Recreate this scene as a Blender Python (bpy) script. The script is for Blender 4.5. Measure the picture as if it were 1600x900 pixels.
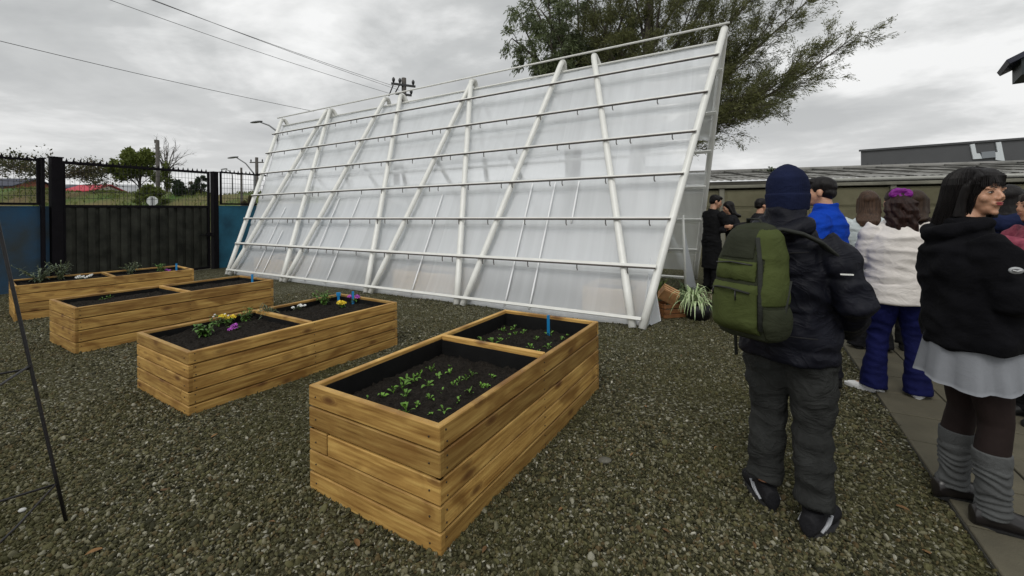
import bpy, bmesh, math, random
import numpy as np
from mathutils import Vector, Matrix, noise as mnoise, Euler

for _o in list(bpy.data.objects):
    bpy.data.objects.remove(_o)
S = bpy.context.scene
COL = S.collection
rad = math.radians

# ------------------------------------------------------------------ camera
FPX, CYP, ROLL, CH = 666.5, 329.4, -0.011, 1.5
cd = bpy.data.cameras.new('camera')
cam = bpy.data.objects.new('camera', cd)
COL.objects.link(cam)
cd.sensor_width = 36.0
cd.lens = FPX / 1600.0 * 36.0
cd.shift_y = (CYP - 450.0) / 1600.0
cd.clip_start = 0.05
cd.clip_end = 3000
_cr, _sr = math.cos(ROLL), math.sin(ROLL)
cam.matrix_world = Matrix(((_cr, -_sr, 0, 0), (0, 0, -1, 0), (_sr, _cr, 0, CH), (0, 0, 0, 1)))
S.camera = cam

# ------------------------------------------------------------------ world: overcast sky
SUN_EL, SUN_AZ = rad(52), rad(205)      # azimuth clockwise from +Y
W = bpy.data.worlds.new('World')
S.world = W
W.use_nodes = True
nt = W.node_tree
nt.nodes.clear()
def N(t, typ, **kw):
    n = t.nodes.new(typ)
    for k, v in kw.items():
        if k in n.inputs.keys() if hasattr(n.inputs, 'keys') else False:
            n.inputs[k].default_value = v
        else:
            setattr(n, k, v)
    return n
def build_world():
    L = nt.links.new
    out = nt.nodes.new('ShaderNodeOutputWorld')
    bg = nt.nodes.new('ShaderNodeBackground'); bg.inputs['Strength'].default_value = 0.10
    L(bg.outputs[0], out.inputs[0])
    sky = nt.nodes.new('ShaderNodeTexSky'); sky.sky_type = 'NISHITA'; sky.sun_disc = False
    sky.sun_elevation = SUN_EL; sky.sun_rotation = SUN_AZ
    sky.air_density = 1.0; sky.dust_density = 4.0
    tc = nt.nodes.new('ShaderNodeTexCoord')
    sp = nt.nodes.new('ShaderNodeSeparateXYZ'); L(tc.outputs['Generated'], sp.inputs[0])
    zc = nt.nodes.new('ShaderNodeMath'); zc.operation = 'MAXIMUM'; L(sp.outputs[2], zc.inputs[0]); zc.inputs[1].default_value = 0.0
    za = nt.nodes.new('ShaderNodeMath'); za.operation = 'ADD'; L(zc.outputs[0], za.inputs[0]); za.inputs[1].default_value = 0.16
    dx = nt.nodes.new('ShaderNodeMath'); dx.operation = 'DIVIDE'; L(sp.outputs[0], dx.inputs[0]); L(za.outputs[0], dx.inputs[1])
    dy = nt.nodes.new('ShaderNodeMath'); dy.operation = 'DIVIDE'; L(sp.outputs[1], dy.inputs[0]); L(za.outputs[0], dy.inputs[1])
    cb = nt.nodes.new('ShaderNodeCombineXYZ'); L(dx.outputs[0], cb.inputs[0]); L(dy.outputs[0], cb.inputs[1])
    def noise(scale, det, rough, off, sx=1.0, dist=0.0):
        mp = nt.nodes.new('ShaderNodeMapping'); mp.inputs['Location'].default_value = off
        mp.inputs['Scale'].default_value = (sx, 1, 1); mp.inputs['Rotation'].default_value = (0, 0, rad(18))
        L(cb.outputs[0], mp.inputs[0])
        n = nt.nodes.new('ShaderNodeTexNoise'); n.inputs['Scale'].default_value = scale
        n.inputs['Detail'].default_value = det; n.inputs['Roughness'].default_value = rough
        n.inputs['Distortion'].default_value = dist
        L(mp.outputs[0], n.inputs['Vector']); return n.outputs[0]
    n1 = noise(0.55, 6, 0.55, (1.3, 4.1, 0), 0.8, 0.5)
    n2 = noise(1.5, 8, 0.6, (7.3, 2.1, 0), 0.8, 0.35)
    mx = nt.nodes.new('ShaderNodeMix'); mx.data_type = 'FLOAT'; mx.inputs[0].default_value = 0.32
    L(n1, mx.inputs[2]); L(n2, mx.inputs[3])
    rp = nt.nodes.new('ShaderNodeValToRGB'); L(mx.outputs[0], rp.inputs[0])
    e = rp.color_ramp.elements
    e[0].position = 0.41; e[0].color = (0.42, 0.435, 0.44, 1)
    e[1].position = 0.585; e[1].color = (0.96, 0.965, 0.96, 1)
    m = rp.color_ramp.elements.new(0.50); m.color = (0.575, 0.588, 0.588, 1)
    # brighter low band near the horizon, where the cloud layer thins
    hz = nt.nodes.new('ShaderNodeMapRange'); L(zc.outputs[0], hz.inputs[0])
    hz.inputs[1].default_value = 0.0; hz.inputs[2].default_value = 0.34; hz.inputs[3].default_value = 0.55; hz.inputs[4].default_value = 0.0
    mh = nt.nodes.new('ShaderNodeMix'); mh.data_type = 'RGBA'; L(hz.outputs[0], mh.inputs[0]); L(rp.outputs[0], mh.inputs[6])
    mh.inputs[7].default_value = (0.80, 0.80, 0.80, 1)
    # the cloud layer is brightest round the hidden sun
    sd = Vector((math.sin(SUN_AZ) * math.cos(SUN_EL), math.cos(SUN_AZ) * math.cos(SUN_EL), math.sin(SUN_EL)))
    dt = nt.nodes.new('ShaderNodeVectorMath'); dt.operation = 'DOT_PRODUCT'; L(tc.outputs['Generated'], dt.inputs[0]); dt.inputs[1].default_value = sd
    gl = nt.nodes.new('ShaderNodeMapRange'); L(dt.outputs['Value'], gl.inputs[0])
    gl.inputs[1].default_value = 0.2; gl.inputs[2].default_value = 1.0; gl.inputs[3].default_value = 10.3; gl.inputs[4].default_value = 17.0
    sc_ = nt.nodes.new('ShaderNodeVectorMath'); sc_.operation = 'SCALE'; L(mh.outputs[2], sc_.inputs[0]); L(gl.outputs[0], sc_.inputs['Scale'])
    hs = nt.nodes.new('ShaderNodeHueSaturation'); hs.inputs['Saturation'].default_value = 0.25; L(sky.outputs[0], hs.inputs['Color'])
    fm = nt.nodes.new('ShaderNodeMix'); fm.data_type = 'RGBA'; fm.inputs[0].default_value = 0.92
    L(hs.outputs[0], fm.inputs[6]); L(sc_.outputs[0], fm.inputs[7])
    L(fm.outputs[2], bg.inputs['Color'])
build_world()
sl = bpy.data.lights.new('sun', 'SUN'); sl.energy = 1.15; sl.angle = rad(25); sl.color = (1.0, 0.97, 0.92)
sun = bpy.data.objects.new('sun', sl); COL.objects.link(sun)
_sd = Vector((math.sin(SUN_AZ) * math.cos(SUN_EL), math.cos(SUN_AZ) * math.cos(SUN_EL), math.sin(SUN_EL)))
sun.location = _sd * 60
sun.rotation_euler = _sd.to_track_quat('Z', 'Y').to_euler()
S.view_settings.view_transform = 'Standard'
S.view_settings.look = 'None'
S.view_settings.gamma = 1.0
S.view_settings.exposure = 0.0
S.cycles.use_denoising = True
S.cycles.max_bounces = 10
S.cycles.transparent_max_bounces = 24
S.cycles.sample_clamp_indirect = 4

# ------------------------------------------------------------------ helpers
def ray(px, py):
    a = (px - 800) / FPX; b = (CYP - py) / FPX
    return Vector((_cr * a - _sr * b, 1.0, _sr * a + _cr * b))
def at(px, py, Y):
    r = ray(px, py); return Vector((r.x * Y, Y, CH + r.z * Y))
def gat(px, py, z=0.0):
    r = ray(px, py); k = (z - CH) / r.z; return Vector((r.x * k, k, z))

def tag(o, label=None, cat=None, group=None, kind=None):
    if label: o['label'] = label
    if cat: o['category'] = cat
    if group: o['group'] = group
    if kind: o['kind'] = kind
    return o
def empty(name, loc=(0, 0, 0), rz=0.0, label=None, cat=None, group=None):
    o = bpy.data.objects.new(name, None); COL.objects.link(o)
    o.location = loc; o.rotation_euler = (0, 0, rz); o.empty_display_size = 0.1
    return tag(o, label, cat, group)
def link(name, me, parent=None):
    o = bpy.data.objects.new(name, me); COL.objects.link(o)
    if parent: o.parent = parent
    return o
def copy_tree(o, parent=None):
    c = o.copy(); COL.objects.link(c); c.parent = parent
    for ch in list(o.children):
        copy_tree(ch, c)
    return c

class MB:
    """collects geometry, becomes ONE mesh object"""
    def __init__(s): s.v = []; s.f = []; s.uv = []; s.sm = []
    def add(s, vs, fs, uv=None, smooth=False):
        k = len(s.v); s.v.extend([tuple(v) for v in vs]); s.f.extend([tuple(i + k for i in f) for f in fs])
        s.sm.extend([smooth] * len(fs))
        s.uv.extend(uv if uv else [(0.0, 0.0, 0.0)] * len(vs))
        return s
    def box(s, c, size, M=None, bev=0.0, uid=None):
        """box centred c; M optional 3x3/4x4 rotation; bev chamfers all edges"""
        x, y, z = [q / 2 for q in size]
        if bev <= 0:
            vs = [(-x, -y, -z), (x, -y, -z), (x, y, -z), (-x, y, -z), (-x, -y, z), (x, -y, z), (x, y, z), (-x, y, z)]
            fs = [(0, 3, 2, 1), (4, 5, 6, 7), (0, 1, 5, 4), (1, 2, 6, 5), (2, 3, 7, 6), (3, 0, 4, 7)]
        else:
            b = min(bev, x * .9, y * .9, z * .9)
            vs = []; idx = {}
            for sx in (-1, 1):
                for sy in (-1, 1):
                    for sz in (-1, 1):
                        for ax in range(3):
                            p = [sx * (x - b), sy * (y - b), sz * (z - b)]
                            p[ax] = (sx * x, sy * y, sz * z)[ax]
                            idx[(sx, sy, sz, ax)] = len(vs); vs.append(tuple(p))
            fs = []
            for ax in range(3):
                o1, o2 = [q for q in range(3) if q != ax]
                for sg in (-1, 1):
                    q = []
                    for a, bb in ((-1, -1), (1, -1), (1, 1), (-1, 1)):
                        k = [0, 0, 0]; k[ax] = sg; k[o1] = a; k[o2] = bb
                        q.append(idx[(k[0], k[1], k[2], ax)])
                    fs.append(tuple(q))
            for ax in range(3):                       # edges along ax
                o1, o2 = [q for q in range(3) if q != ax]
                for a in (-1, 1):
                    for bb in (-1, 1):
                        q = []
                        for sg, axx in ((-1, o1), (1, o1), (1, o2), (-1, o2)):
                            k = [0, 0, 0]; k[ax] = sg; k[o1] = a; k[o2] = bb
                            q.append(idx[(k[0], k[1], k[2], axx)])
                        fs.append(tuple(q))
            for sx in (-1, 1):
                for sy in (-1, 1):
                    for sz in (-1, 1):
                        fs.append(tuple(idx[(sx, sy, sz, a)] for a in range(3)))
            ff = []
            for f in fs:
                p = [Vector(vs[i]) for i in f]
                n = (p[1] - p[0]).cross(p[2] - p[0]); cc = sum(p, Vector()) / len(p)
                ff.append(f if n.dot(cc) > 0 else f[::-1])
            fs = ff
        uv = [(v[0] + x, v[2], uid if uid is not None else 0.0) for v in vs]
        c = Vector(c)
        out = []
        for v in vs:
            v = Vector(v)
            if M is not None: v = M @ v
            out.append(v + c)
        return s.add(out, fs, uv)
    def tube(s, pts, r, n=8, cap=True, flat=None):
        pts = [Vector(p) for p in pts]
        rr = r if hasattr(r, '__len__') else [r] * len(pts)
        vs = []; fs = []
        up = Vector((0, 0, 1)); prev = None
        for i, p in enumerate(pts):
            t = (pts[min(i + 1, len(pts) - 1)] - pts[max(i - 1, 0)])
            t = t.normalized() if t.length > 1e-9 else Vector((0, 0, 1))
            if prev is None:
                a = t.cross(up if abs(t.z) < .95 else Vector((1, 0, 0))).normalized()
            else:
                a = (prev - t * prev.dot(t))
                a = a.normalized() if a.length > 1e-6 else t.orthogonal().normalized()
            prev = a; b = t.cross(a)
            for k in range(n):
                an = 2 * math.pi * k / n
                vs.append(p + (a * math.cos(an) + b * math.sin(an) * (flat or 1.0)) * rr[i])
        for i in range(len(pts) - 1):
            for k in range(n):
                k2 = (k + 1) % n
                fs.append((i * n + k, i * n + k2, (i + 1) * n + k2, (i + 1) * n + k))
        if cap and n > 2:
            fs.append(tuple(range(n))[::-1]); fs.append(tuple((len(pts) - 1) * n + k for k in range(n)))
        return s.add(vs, fs, None, n > 5)
    def loft(s, secs, n=24, cap=True, smooth=True, pw=1.0):
        """secs: list of (centre, rx, ry[, Matrix3 or None]) ellipses, default in XY plane"""
        vs = []; fs = []
        for sec in secs:
            c, rx, ry = Vector(sec[0]), sec[1], sec[2]
            M = sec[3] if len(sec) > 3 else None
            for k in range(n):
                a = 2 * math.pi * k / n
                ca, sa = math.cos(a), math.sin(a)
                v = Vector((rx * math.copysign(abs(ca) ** pw, ca), ry * math.copysign(abs(sa) ** pw, sa), 0))
                if M is not None: v = M @ v
                vs.append(c + v)
        for i in range(len(secs) - 1):
            for k in range(n):
                k2 = (k + 1) % n
                fs.append((i * n + k, i * n + k2, (i + 1) * n + k2, (i + 1) * n + k))
        if cap:
            fs.append(tuple(range(n))[::-1]); fs.append(tuple((len(secs) - 1) * n + k for k in range(n)))
        return s.add(vs, fs, None, smooth)
    def ell(s, c, r, M=None, nu=16, nv=10):
        vs = []; fs = []
        for j in range(nv + 1):
            ph = math.pi * j / nv
            for i in range(nu):
                th = 2 * math.pi * i / nu
                v = Vector((r[0] * math.sin(ph) * math.cos(th), r[1] * math.sin(ph) * math.sin(th), r[2] * math.cos(ph)))
                if M is not None: v = M @ v
                vs.append(Vector(c) + v)
        for j in range(nv):
            for i in range(nu):
                i2 = (i + 1) % nu
                if j == 0: fs.append((i, (j + 1) * nu + i, (j + 1) * nu + i2))
                elif j == nv - 1: fs.append((j * nu + i, (j + 1) * nu + i, j * nu + i2))
                else: fs.append((j * nu + i, (j + 1) * nu + i, (j + 1) * nu + i2, j * nu + i2))
        return s.add(vs, fs, None, True)
    def mesh(s, name, mat=None):
        me = bpy.data.meshes.new(name)
        me.from_pydata(s.v, [], s.f)
        if any(s.sm): me.polygons.foreach_set('use_smooth', s.sm)
        if any(u != (0.0, 0.0, 0.0) for u in s.uv[:200]):
            at_ = me.attributes.new('gc', 'FLOAT_VECTOR', 'POINT')
            at_.data.foreach_set('vector', [q for u in s.uv for q in u])
        if mat: me.materials.append(mat)
        me.validate(); me.update()
        return me
    def obj(s, name, mat=None, parent=None):
        return link(name, s.mesh(name, mat), parent)

def np_mesh(name, V, F, mat=None, smooth=False):
    """V (n,3), F (m,k) all same k"""
    V = np.asarray(V, np.float32); F = np.asarray(F, np.int32); k = F.shape[1]
    me = bpy.data.meshes.new(name)
    me.vertices.add(len(V)); me.vertices.foreach_set('co', V.ravel())
    me.loops.add(F.size); me.loops.foreach_set('vertex_index', F.ravel())
    me.polygons.add(len(F)); me.polygons.foreach_set('loop_start', np.arange(0, F.size, k, dtype=np.int32))
    me.polygons.foreach_set('loop_total', np.full(len(F), k, np.int32))
    if smooth: me.polygons.foreach_set('use_smooth', np.ones(len(F), bool))
    if mat: me.materials.append(mat)
    me.update(calc_edges=True)
    return me
def grid_mesh(name, xs, ys, zf, mat=None, smooth=True):
    X, Y = np.meshgrid(xs, ys)
    Z = zf(X, Y)
    V = np.stack([X.ravel(), Y.ravel(), Z.ravel()], 1)
    nx, ny = len(xs), len(ys)
    i = (np.arange(ny - 1)[:, None] * nx + np.arange(nx - 1)[None]).ravel()
    return np_mesh(name, V, np.stack([i, i + 1, i + nx + 1, i + nx], 1), mat, smooth)

# ------------------------------------------------------------------ materials
def mat(name, col=(.5, .5, .5), rough=.6, var=0.0, vscale=8.0, bump=0.0, bscale=60.0, metal=0.0, spec=0.5,
        stretch=(1, 1, 1), col2=None, coat=0.0, sheen=0.0, coords='Object', objrand=0.0, sub=0.0, bdist=0.01, wr=0.0, wsc=9.0):
    m = bpy.data.materials.new(name); m.use_nodes = True
    t = m.node_tree; L = t.links.new
    b = t.nodes['Principled BSDF']
    b.inputs['Base Color'].default_value = (*col, 1); b.inputs['Roughness'].default_value = rough
    b.inputs['Metallic'].default_value = metal; b.inputs['Specular IOR Level'].default_value = spec
    b.inputs['Coat Weight'].default_value = coat; b.inputs['Sheen Weight'].default_value = sheen
    b.inputs['Sheen Roughness'].default_value = .5
    if sub:
        b.inputs['Subsurface Weight'].default_value = sub; b.inputs['Subsurface Radius'].default_value = (.012, .005, .003)
        b.inputs['Subsurface Scale'].default_value = 1.0
    tc = t.nodes.new('ShaderNodeTexCoord'); mp = t.nodes.new('ShaderNodeMapping')
    mp.inputs['Scale'].default_value = stretch; L(tc.outputs[coords], mp.inputs[0])
    cur = None
    if var > 0 or col2:
        n = t.nodes.new('ShaderNodeTexNoise'); n.inputs['Scale'].default_value = vscale; n.inputs['Detail'].default_value = 6
        n.inputs['Roughness'].default_value = .6
        L(mp.outputs[0], n.inputs['Vector'])
        r = t.nodes.new('ShaderNodeValToRGB'); L(n.outputs[0], r.inputs[0])
        c2 = col2 or tuple(min(1, c * (1 + var)) for c in col)
        c1 = col if col2 else tuple(c * (1 - var) for c in col)
        r.color_ramp.elements[0].position = .32; r.color_ramp.elements[0].color = (*c1, 1)
        r.color_ramp.elements[1].position = .68; r.color_ramp.elements[1].color = (*c2, 1)
        cur = r.outputs[0]
    if objrand > 0:
        oi = t.nodes.new('ShaderNodeObjectInfo'); mr = t.nodes.new('ShaderNodeMapRange')
        L(oi.outputs['Random'], mr.inputs[0]); mr.inputs[3].default_value = 1 - objrand; mr.inputs[4].default_value = 1 + objrand
        vm = t.nodes.new('ShaderNodeVectorMath'); vm.operation = 'SCALE'
        if cur: L(cur, vm.inputs[0])
        else: vm.inputs[0].default_value = col
        L(mr.outputs[0], vm.inputs['Scale']); cur = vm.outputs[0]
    if cur: L(cur, b.inputs['Base Color'])
    if bump > 0:
        n = t.nodes.new('ShaderNodeTexNoise'); n.inputs['Scale'].default_value = bscale; n.inputs['Detail'].default_value = 5
        L(mp.outputs[0], n.inputs['Vector'])
        bp = t.nodes.new('ShaderNodeBump'); bp.inputs['Strength'].default_value = bump; bp.inputs['Distance'].default_value = bdist
        L(n.outputs[0], bp.inputs['Height']); L(bp.outputs[0], b.inputs['Normal'])
        if wr > 0:      # creases: ridges of a warped noise
            n = t.nodes.new('ShaderNodeTexNoise'); n.inputs['Scale'].default_value = wsc; n.inputs['Detail'].default_value = 3; n.inputs['Distortion'].default_value = 1.6
            mp2 = t.nodes.new('ShaderNodeMapping'); mp2.inputs['Scale'].default_value = (1, 1, 1.5); L(tc.outputs[coords], mp2.inputs[0]); L(mp2.outputs[0], n.inputs['Vector'])
            s1 = t.nodes.new('ShaderNodeMath'); s1.operation = 'SUBTRACT'; L(n.outputs[0], s1.inputs[0]); s1.inputs[1].default_value = .5
            s2 = t.nodes.new('ShaderNodeMath'); s2.operation = 'ABSOLUTE'; L(s1.outputs[0], s2.inputs[0])
            s3 = t.nodes.new('ShaderNodeMath'); s3.operation = 'POWER'; L(s2.outputs[0], s3.inputs[0]); s3.inputs[1].default_value = .6
            b2 = t.nodes.new('ShaderNodeBump'); b2.inputs['Strength'].default_value = wr; b2.inputs['Distance'].default_value = .03; b2.invert = True
            L(s3.outputs[0], b2.inputs['Height']); L(bp.outputs[0], b2.inputs['Normal']); L(b2.outputs[0], b.inputs['Normal'])
    return m
# ------------------------------------------------------------------ ground, gravel, path
def m_gravel():
    m = bpy.data.materials.new('gravel_ground'); m.use_nodes = True
    t = m.node_tree; L = t.links.new; b = t.nodes['Principled BSDF']
    tc = t.nodes.new('ShaderNodeTexCoord')
    def vor(scale):
        v = t.nodes.new('ShaderNodeTexVoronoi'); v.inputs['Scale'].default_value = scale; v.inputs['Randomness'].default_value = 1
        L(tc.outputs['Object'], v.inputs['Vector']); return v
    v1 = vor(62)
    r = t.nodes.new('ShaderNodeValToRGB'); sp = t.nodes.new('ShaderNodeSeparateColor'); L(v1.outputs['Color'], sp.inputs[0]); L(sp.outputs[0], r.inputs[0])
    e = r.color_ramp.elements
    e[0].position = 0; e[0].color = (.022, .020, .010, 1); e[1].position = 1; e[1].color = (.34, .33, .27, 1)
    for p, c in ((.35, (.048, .044, .022)), (.7, (.090, .087, .045)), (.9, (.15, .145, .10))):
        q = e.new(p); q.color = (*c, 1)
    # moss and damp patches with a shape of their own
    n = t.nodes.new('ShaderNodeTexNoise'); n.inputs['Scale'].default_value = .9; n.inputs['Detail'].default_value = 7; n.inputs['Roughness'].default_value = .65
    L(tc.outputs['Object'], n.inputs['Vector'])
    mr = t.nodes.new('ShaderNodeMapRange'); L(n.outputs[0], mr.inputs[0]); mr.inputs[1].default_value = .45; mr.inputs[2].default_value = .7; mr.inputs[4].default_value = .6
    mx = t.nodes.new('ShaderNodeMix'); mx.data_type = 'RGBA'; L(mr.outputs[0], mx.inputs[0]); L(r.outputs[0], mx.inputs[6]); mx.inputs[7].default_value = (.040, .036, .010, 1)
    L(mx.outputs[2], b.inputs['Base Color'])
    b.inputs['Roughness'].default_value = .8; b.inputs['Specular IOR Level'].default_value = .12
    bp = t.nodes.new('ShaderNodeBump'); bp.inputs['Strength'].default_value = 1; bp.inputs['Distance'].default_value = .018; bp.invert = True
    L(v1.outputs['Distance'], bp.inputs['Height']); L(bp.outputs[0], b.inputs['Normal'])
    return m
M_GRAV = m_gravel()
def ground_z(X, Y):
    near = np.clip(1 - (np.hypot(X, Y - 5)) / 14.0, 0, 1)
    z = .018 * np.sin(X * 1.7 + .6 * Y) * np.sin(Y * 1.3 - .4 * X) + .010 * np.sin(X * 4.1 + 1) * np.sin(Y * 3.7)
    return z * near
_ax = np.concatenate([[-400, -200, -100, -50, -25, -14], np.arange(-11, 11.01, .12), [14, 25, 50, 100, 200, 400]])
_ay = np.concatenate([[-300, -100, -30, -8, -3], np.arange(-1, 15.01, .12), [18, 25, 50, 100, 200, 400, 800]])
tag(link('ground', grid_mesh('ground', _ax, _ay, ground_z, M_GRAV)), 'dark grey green gravel covering the yard', kind='structure')
def gz(x, y): return float(ground_z(np.array(x, float), np.array(y, float)))

# path of concrete pavers along the right
P0 = Vector((1.953, 1.727, 0)); P1 = Vector((3.346, 4.229, 0)); PD = (P1 - P0).normalized(); PN = Vector((PD.y, -PD.x, 0))
M_PAVE = mat('paver', (.090, .080, .052), .85, .22, 3.0, .35, 90, objrand=0)
M_JOINT = mat('paver_joint', (.04, .038, .03), .9, .2, 20)
def build_path():
    jb = MB()
    a = P0 - PD * 6; bq = P0 + PD * 6.6
    w = 9.0
    jb.box(((a + bq) / 2 + PN * (w / 2)).to_tuple()[:2] + (-.022,), ((bq - a).length, w, .052), Matrix.Rotation(math.atan2(PD.y, PD.x), 3, 'Z'))
    o = jb.obj('path_base', M_JOINT); tag(o, 'dark jointing bed under the pavers', kind='structure')
    pb = MB(); s = .42
    R3 = Matrix.Rotation(math.atan2(PD.y, PD.x), 3, 'Z')
    rnd = random.Random(3)
    n = int((bq - a).length / s)
    for i in range(n):
        for j in range(int(w / s)):
            c = a + PD * (s * (i + .5)) + PN * (s * (j + .5))
            pb.box((c.x, c.y, -.008 + rnd.uniform(-.002, .002)), (s - .011, s - .011, .05), R3, .004, rnd.random())
    o = pb.obj('path', M_PAVE); tag(o, 'worn grey brown paving slabs along the right edge of the gravel', kind='structure')
build_path()

# ------------------------------------------------------------------ planter boxes
def m_wood(name='pine_board', dark=1.0):
    m = bpy.data.materials.new(name); m.use_nodes = True
    t = m.node_tree; L = t.links.new; b = t.nodes['Principled BSDF']
    a = t.nodes.new('ShaderNodeAttribute'); a.attribute_name = 'gc'
    sp = t.nodes.new('ShaderNodeSeparateXYZ'); L(a.outputs['Vector'], sp.inputs[0])
    off = t.nodes.new('ShaderNodeMath'); off.operation = 'MULTIPLY'; off.inputs[1].default_value = 37.7; L(sp.outputs[2], off.inputs[0])
    def coord(sx, sy):
        mx = t.nodes.new('ShaderNodeMath'); mx.operation = 'MULTIPLY'; mx.inputs[1].default_value = sx; L(sp.outputs[0], mx.inputs[0])
        my = t.nodes.new('ShaderNodeMath'); my.operation = 'MULTIPLY'; my.inputs[1].default_value = sy; L(sp.outputs[1], my.inputs[0])
        c = t.nodes.new('ShaderNodeCombineXYZ'); L(mx.outputs[0], c.inputs[0]); L(my.outputs[0], c.inputs[1]); L(off.outputs[0], c.inputs[2]); return c.outputs[0]
    # knots: points the grain bends round
    kv = t.nodes.new('ShaderNodeTexVoronoi'); kv.inputs['Scale'].default_value = 1.0; kv.inputs['Randomness'].default_value = 1; L(coord(2.9, 7.0), kv.inputs['Vector'])
    kn = t.nodes.new('ShaderNodeMapRange'); kn.interpolation_type = 'SMOOTHSTEP'; L(kv.outputs['Distance'], kn.inputs[0]); kn.inputs[1].default_value = .03; kn.inputs[2].default_value = .24; kn.inputs[3].default_value = 1; kn.inputs[4].default_value = 0
    # grain
    n1 = t.nodes.new('ShaderNodeTexNoise'); n1.inputs['Scale'].default_value = 1; n1.inputs['Detail'].default_value = 4; L(coord(1.1, 9), n1.inputs['Vector'])
    ad = t.nodes.new('ShaderNodeMath'); ad.operation = 'MULTIPLY_ADD'; L(kn.outputs[0], ad.inputs[0]); ad.inputs[1].default_value = .5; L(n1.outputs[0], ad.inputs[2])
    ws = t.nodes.new('ShaderNodeMath'); ws.operation = 'MULTIPLY'; L(ad.outputs[0], ws.inputs[0]); ws.inputs[1].default_value = 30
    sn = t.nodes.new('ShaderNodeMath'); sn.operation = 'SINE'; L(ws.outputs[0], sn.inputs[0])
    n2 = t.nodes.new('ShaderNodeTexNoise'); n2.inputs['Scale'].default_value = 1; n2.inputs['Detail'].default_value = 6; L(coord(3.5, 60), n2.inputs['Vector'])
    g = t.nodes.new('ShaderNodeMath'); g.operation = 'MULTIPLY_ADD'; L(sn.outputs[0], g.inputs[0]); g.inputs[1].default_value = .05; L(n2.outputs[0], g.inputs[2])
    r = t.nodes.new('ShaderNodeValToRGB'); L(g.outputs[0], r.inputs[0])
    e = r.color_ramp.elements; d = dark
    e[0].position = .22; e[0].color = (.25 * d, .120 * d, .026 * d, 1)
    e[1].position = .78; e[1].color = (.72 * d, .47 * d, .145 * d, 1)
    q = e.new(.5); q.color = (.50 * d, .290 * d, .080 * d, 1)
    # per-board tone
    wn = t.nodes.new('ShaderNodeTexWhiteNoise'); wn.noise_dimensions = '1D'; L(off.outputs[0], wn.inputs['W'])
    tr = t.nodes.new('ShaderNodeMapRange'); L(wn.outputs[0], tr.inputs[0]); tr.inputs[3].default_value = .55; tr.inputs[4].default_value = 1.08
    sc = t.nodes.new('ShaderNodeVectorMath'); sc.operation = 'SCALE'; L(r.outputs[0], sc.inputs[0]); L(tr.outputs[0], sc.inputs['Scale'])
    # resin stains, broad
    n3 = t.nodes.new('ShaderNodeTexNoise'); n3.inputs['Scale'].default_value = 1; n3.inputs['Detail'].default_value = 5; n3.inputs['Distortion'].default_value = .6; L(coord(3.0, 6), n3.inputs['Vector'])
    st = t.nodes.new('ShaderNodeMapRange'); L(n3.outputs[0], st.inputs[0]); st.inputs[1].default_value = .49; st.inputs[2].default_value = .68; st.inputs[4].default_value = .80
    m1 = t.nodes.new('ShaderNodeMix'); m1.data_type = 'RGBA'; L(st.outputs[0], m1.inputs[0]); L(sc.outputs[0], m1.inputs[6]); m1.inputs[7].default_value = (.20, .095, .022, 1)
    km = t.nodes.new('ShaderNodeMath'); km.operation = 'MULTIPLY'; km.inputs[1].default_value = .85; L(kn.outputs[0], km.inputs[0])
    m2 = t.nodes.new('ShaderNodeMix'); m2.data_type = 'RGBA'; L(km.outputs[0], m2.inputs[0]); L(m1.outputs[2], m2.inputs[6]); m2.inputs[7].default_value = (.105, .040, .012, 1)
    L(m2.outputs[2], b.inputs['Base Color']); b.inputs['Roughness'].default_value = .55; b.inputs['Specular IOR Level'].default_value = .35
    bp = t.nodes.new('ShaderNodeBump'); bp.inputs['Strength'].default_value = .35; bp.inputs['Distance'].default_value = .004
    L(g.outputs[0], bp.inputs['Height']); L(bp.outputs[0], b.inputs['Normal'])
    return m
M_WOOD = m_wood()
M_LINER = mat('black_liner', (.006, .006, .006), .7, .25, 12, .3, 25, spec=.2)
M_SOIL = mat('soil', (.017, .014, .011), .95, .55, 45, 1.0, 120, spec=.15, bdist=.02)
M_LEAF = mat('seedling_leaf', (.10, .22, .020), .5, .35, 30, spec=.4, objrand=.25)
M_LEAF2 = mat('herb_leaf', (.075, .17, .022), .5, .4, 30, spec=.4, objrand=.2)
M_LEAFD = mat('grey_leaf', (.10, .13, .075), .6, .3, 30)
M_YEL = mat('petal_yellow', (.75, .55, .02), .5, .15, 40)
M_PUR = mat('petal_purple', (.38, .06, .42), .5, .2, 40)
M_WHT = mat('petal_white', (.75, .75, .72), .5, .05, 40)
M_BLUE = mat('blue_plastic', (.012, .22, .50), .4, .06, 20)
M_STEM = mat('stem', (.09, .11, .04), .7, .2, 30)

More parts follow.
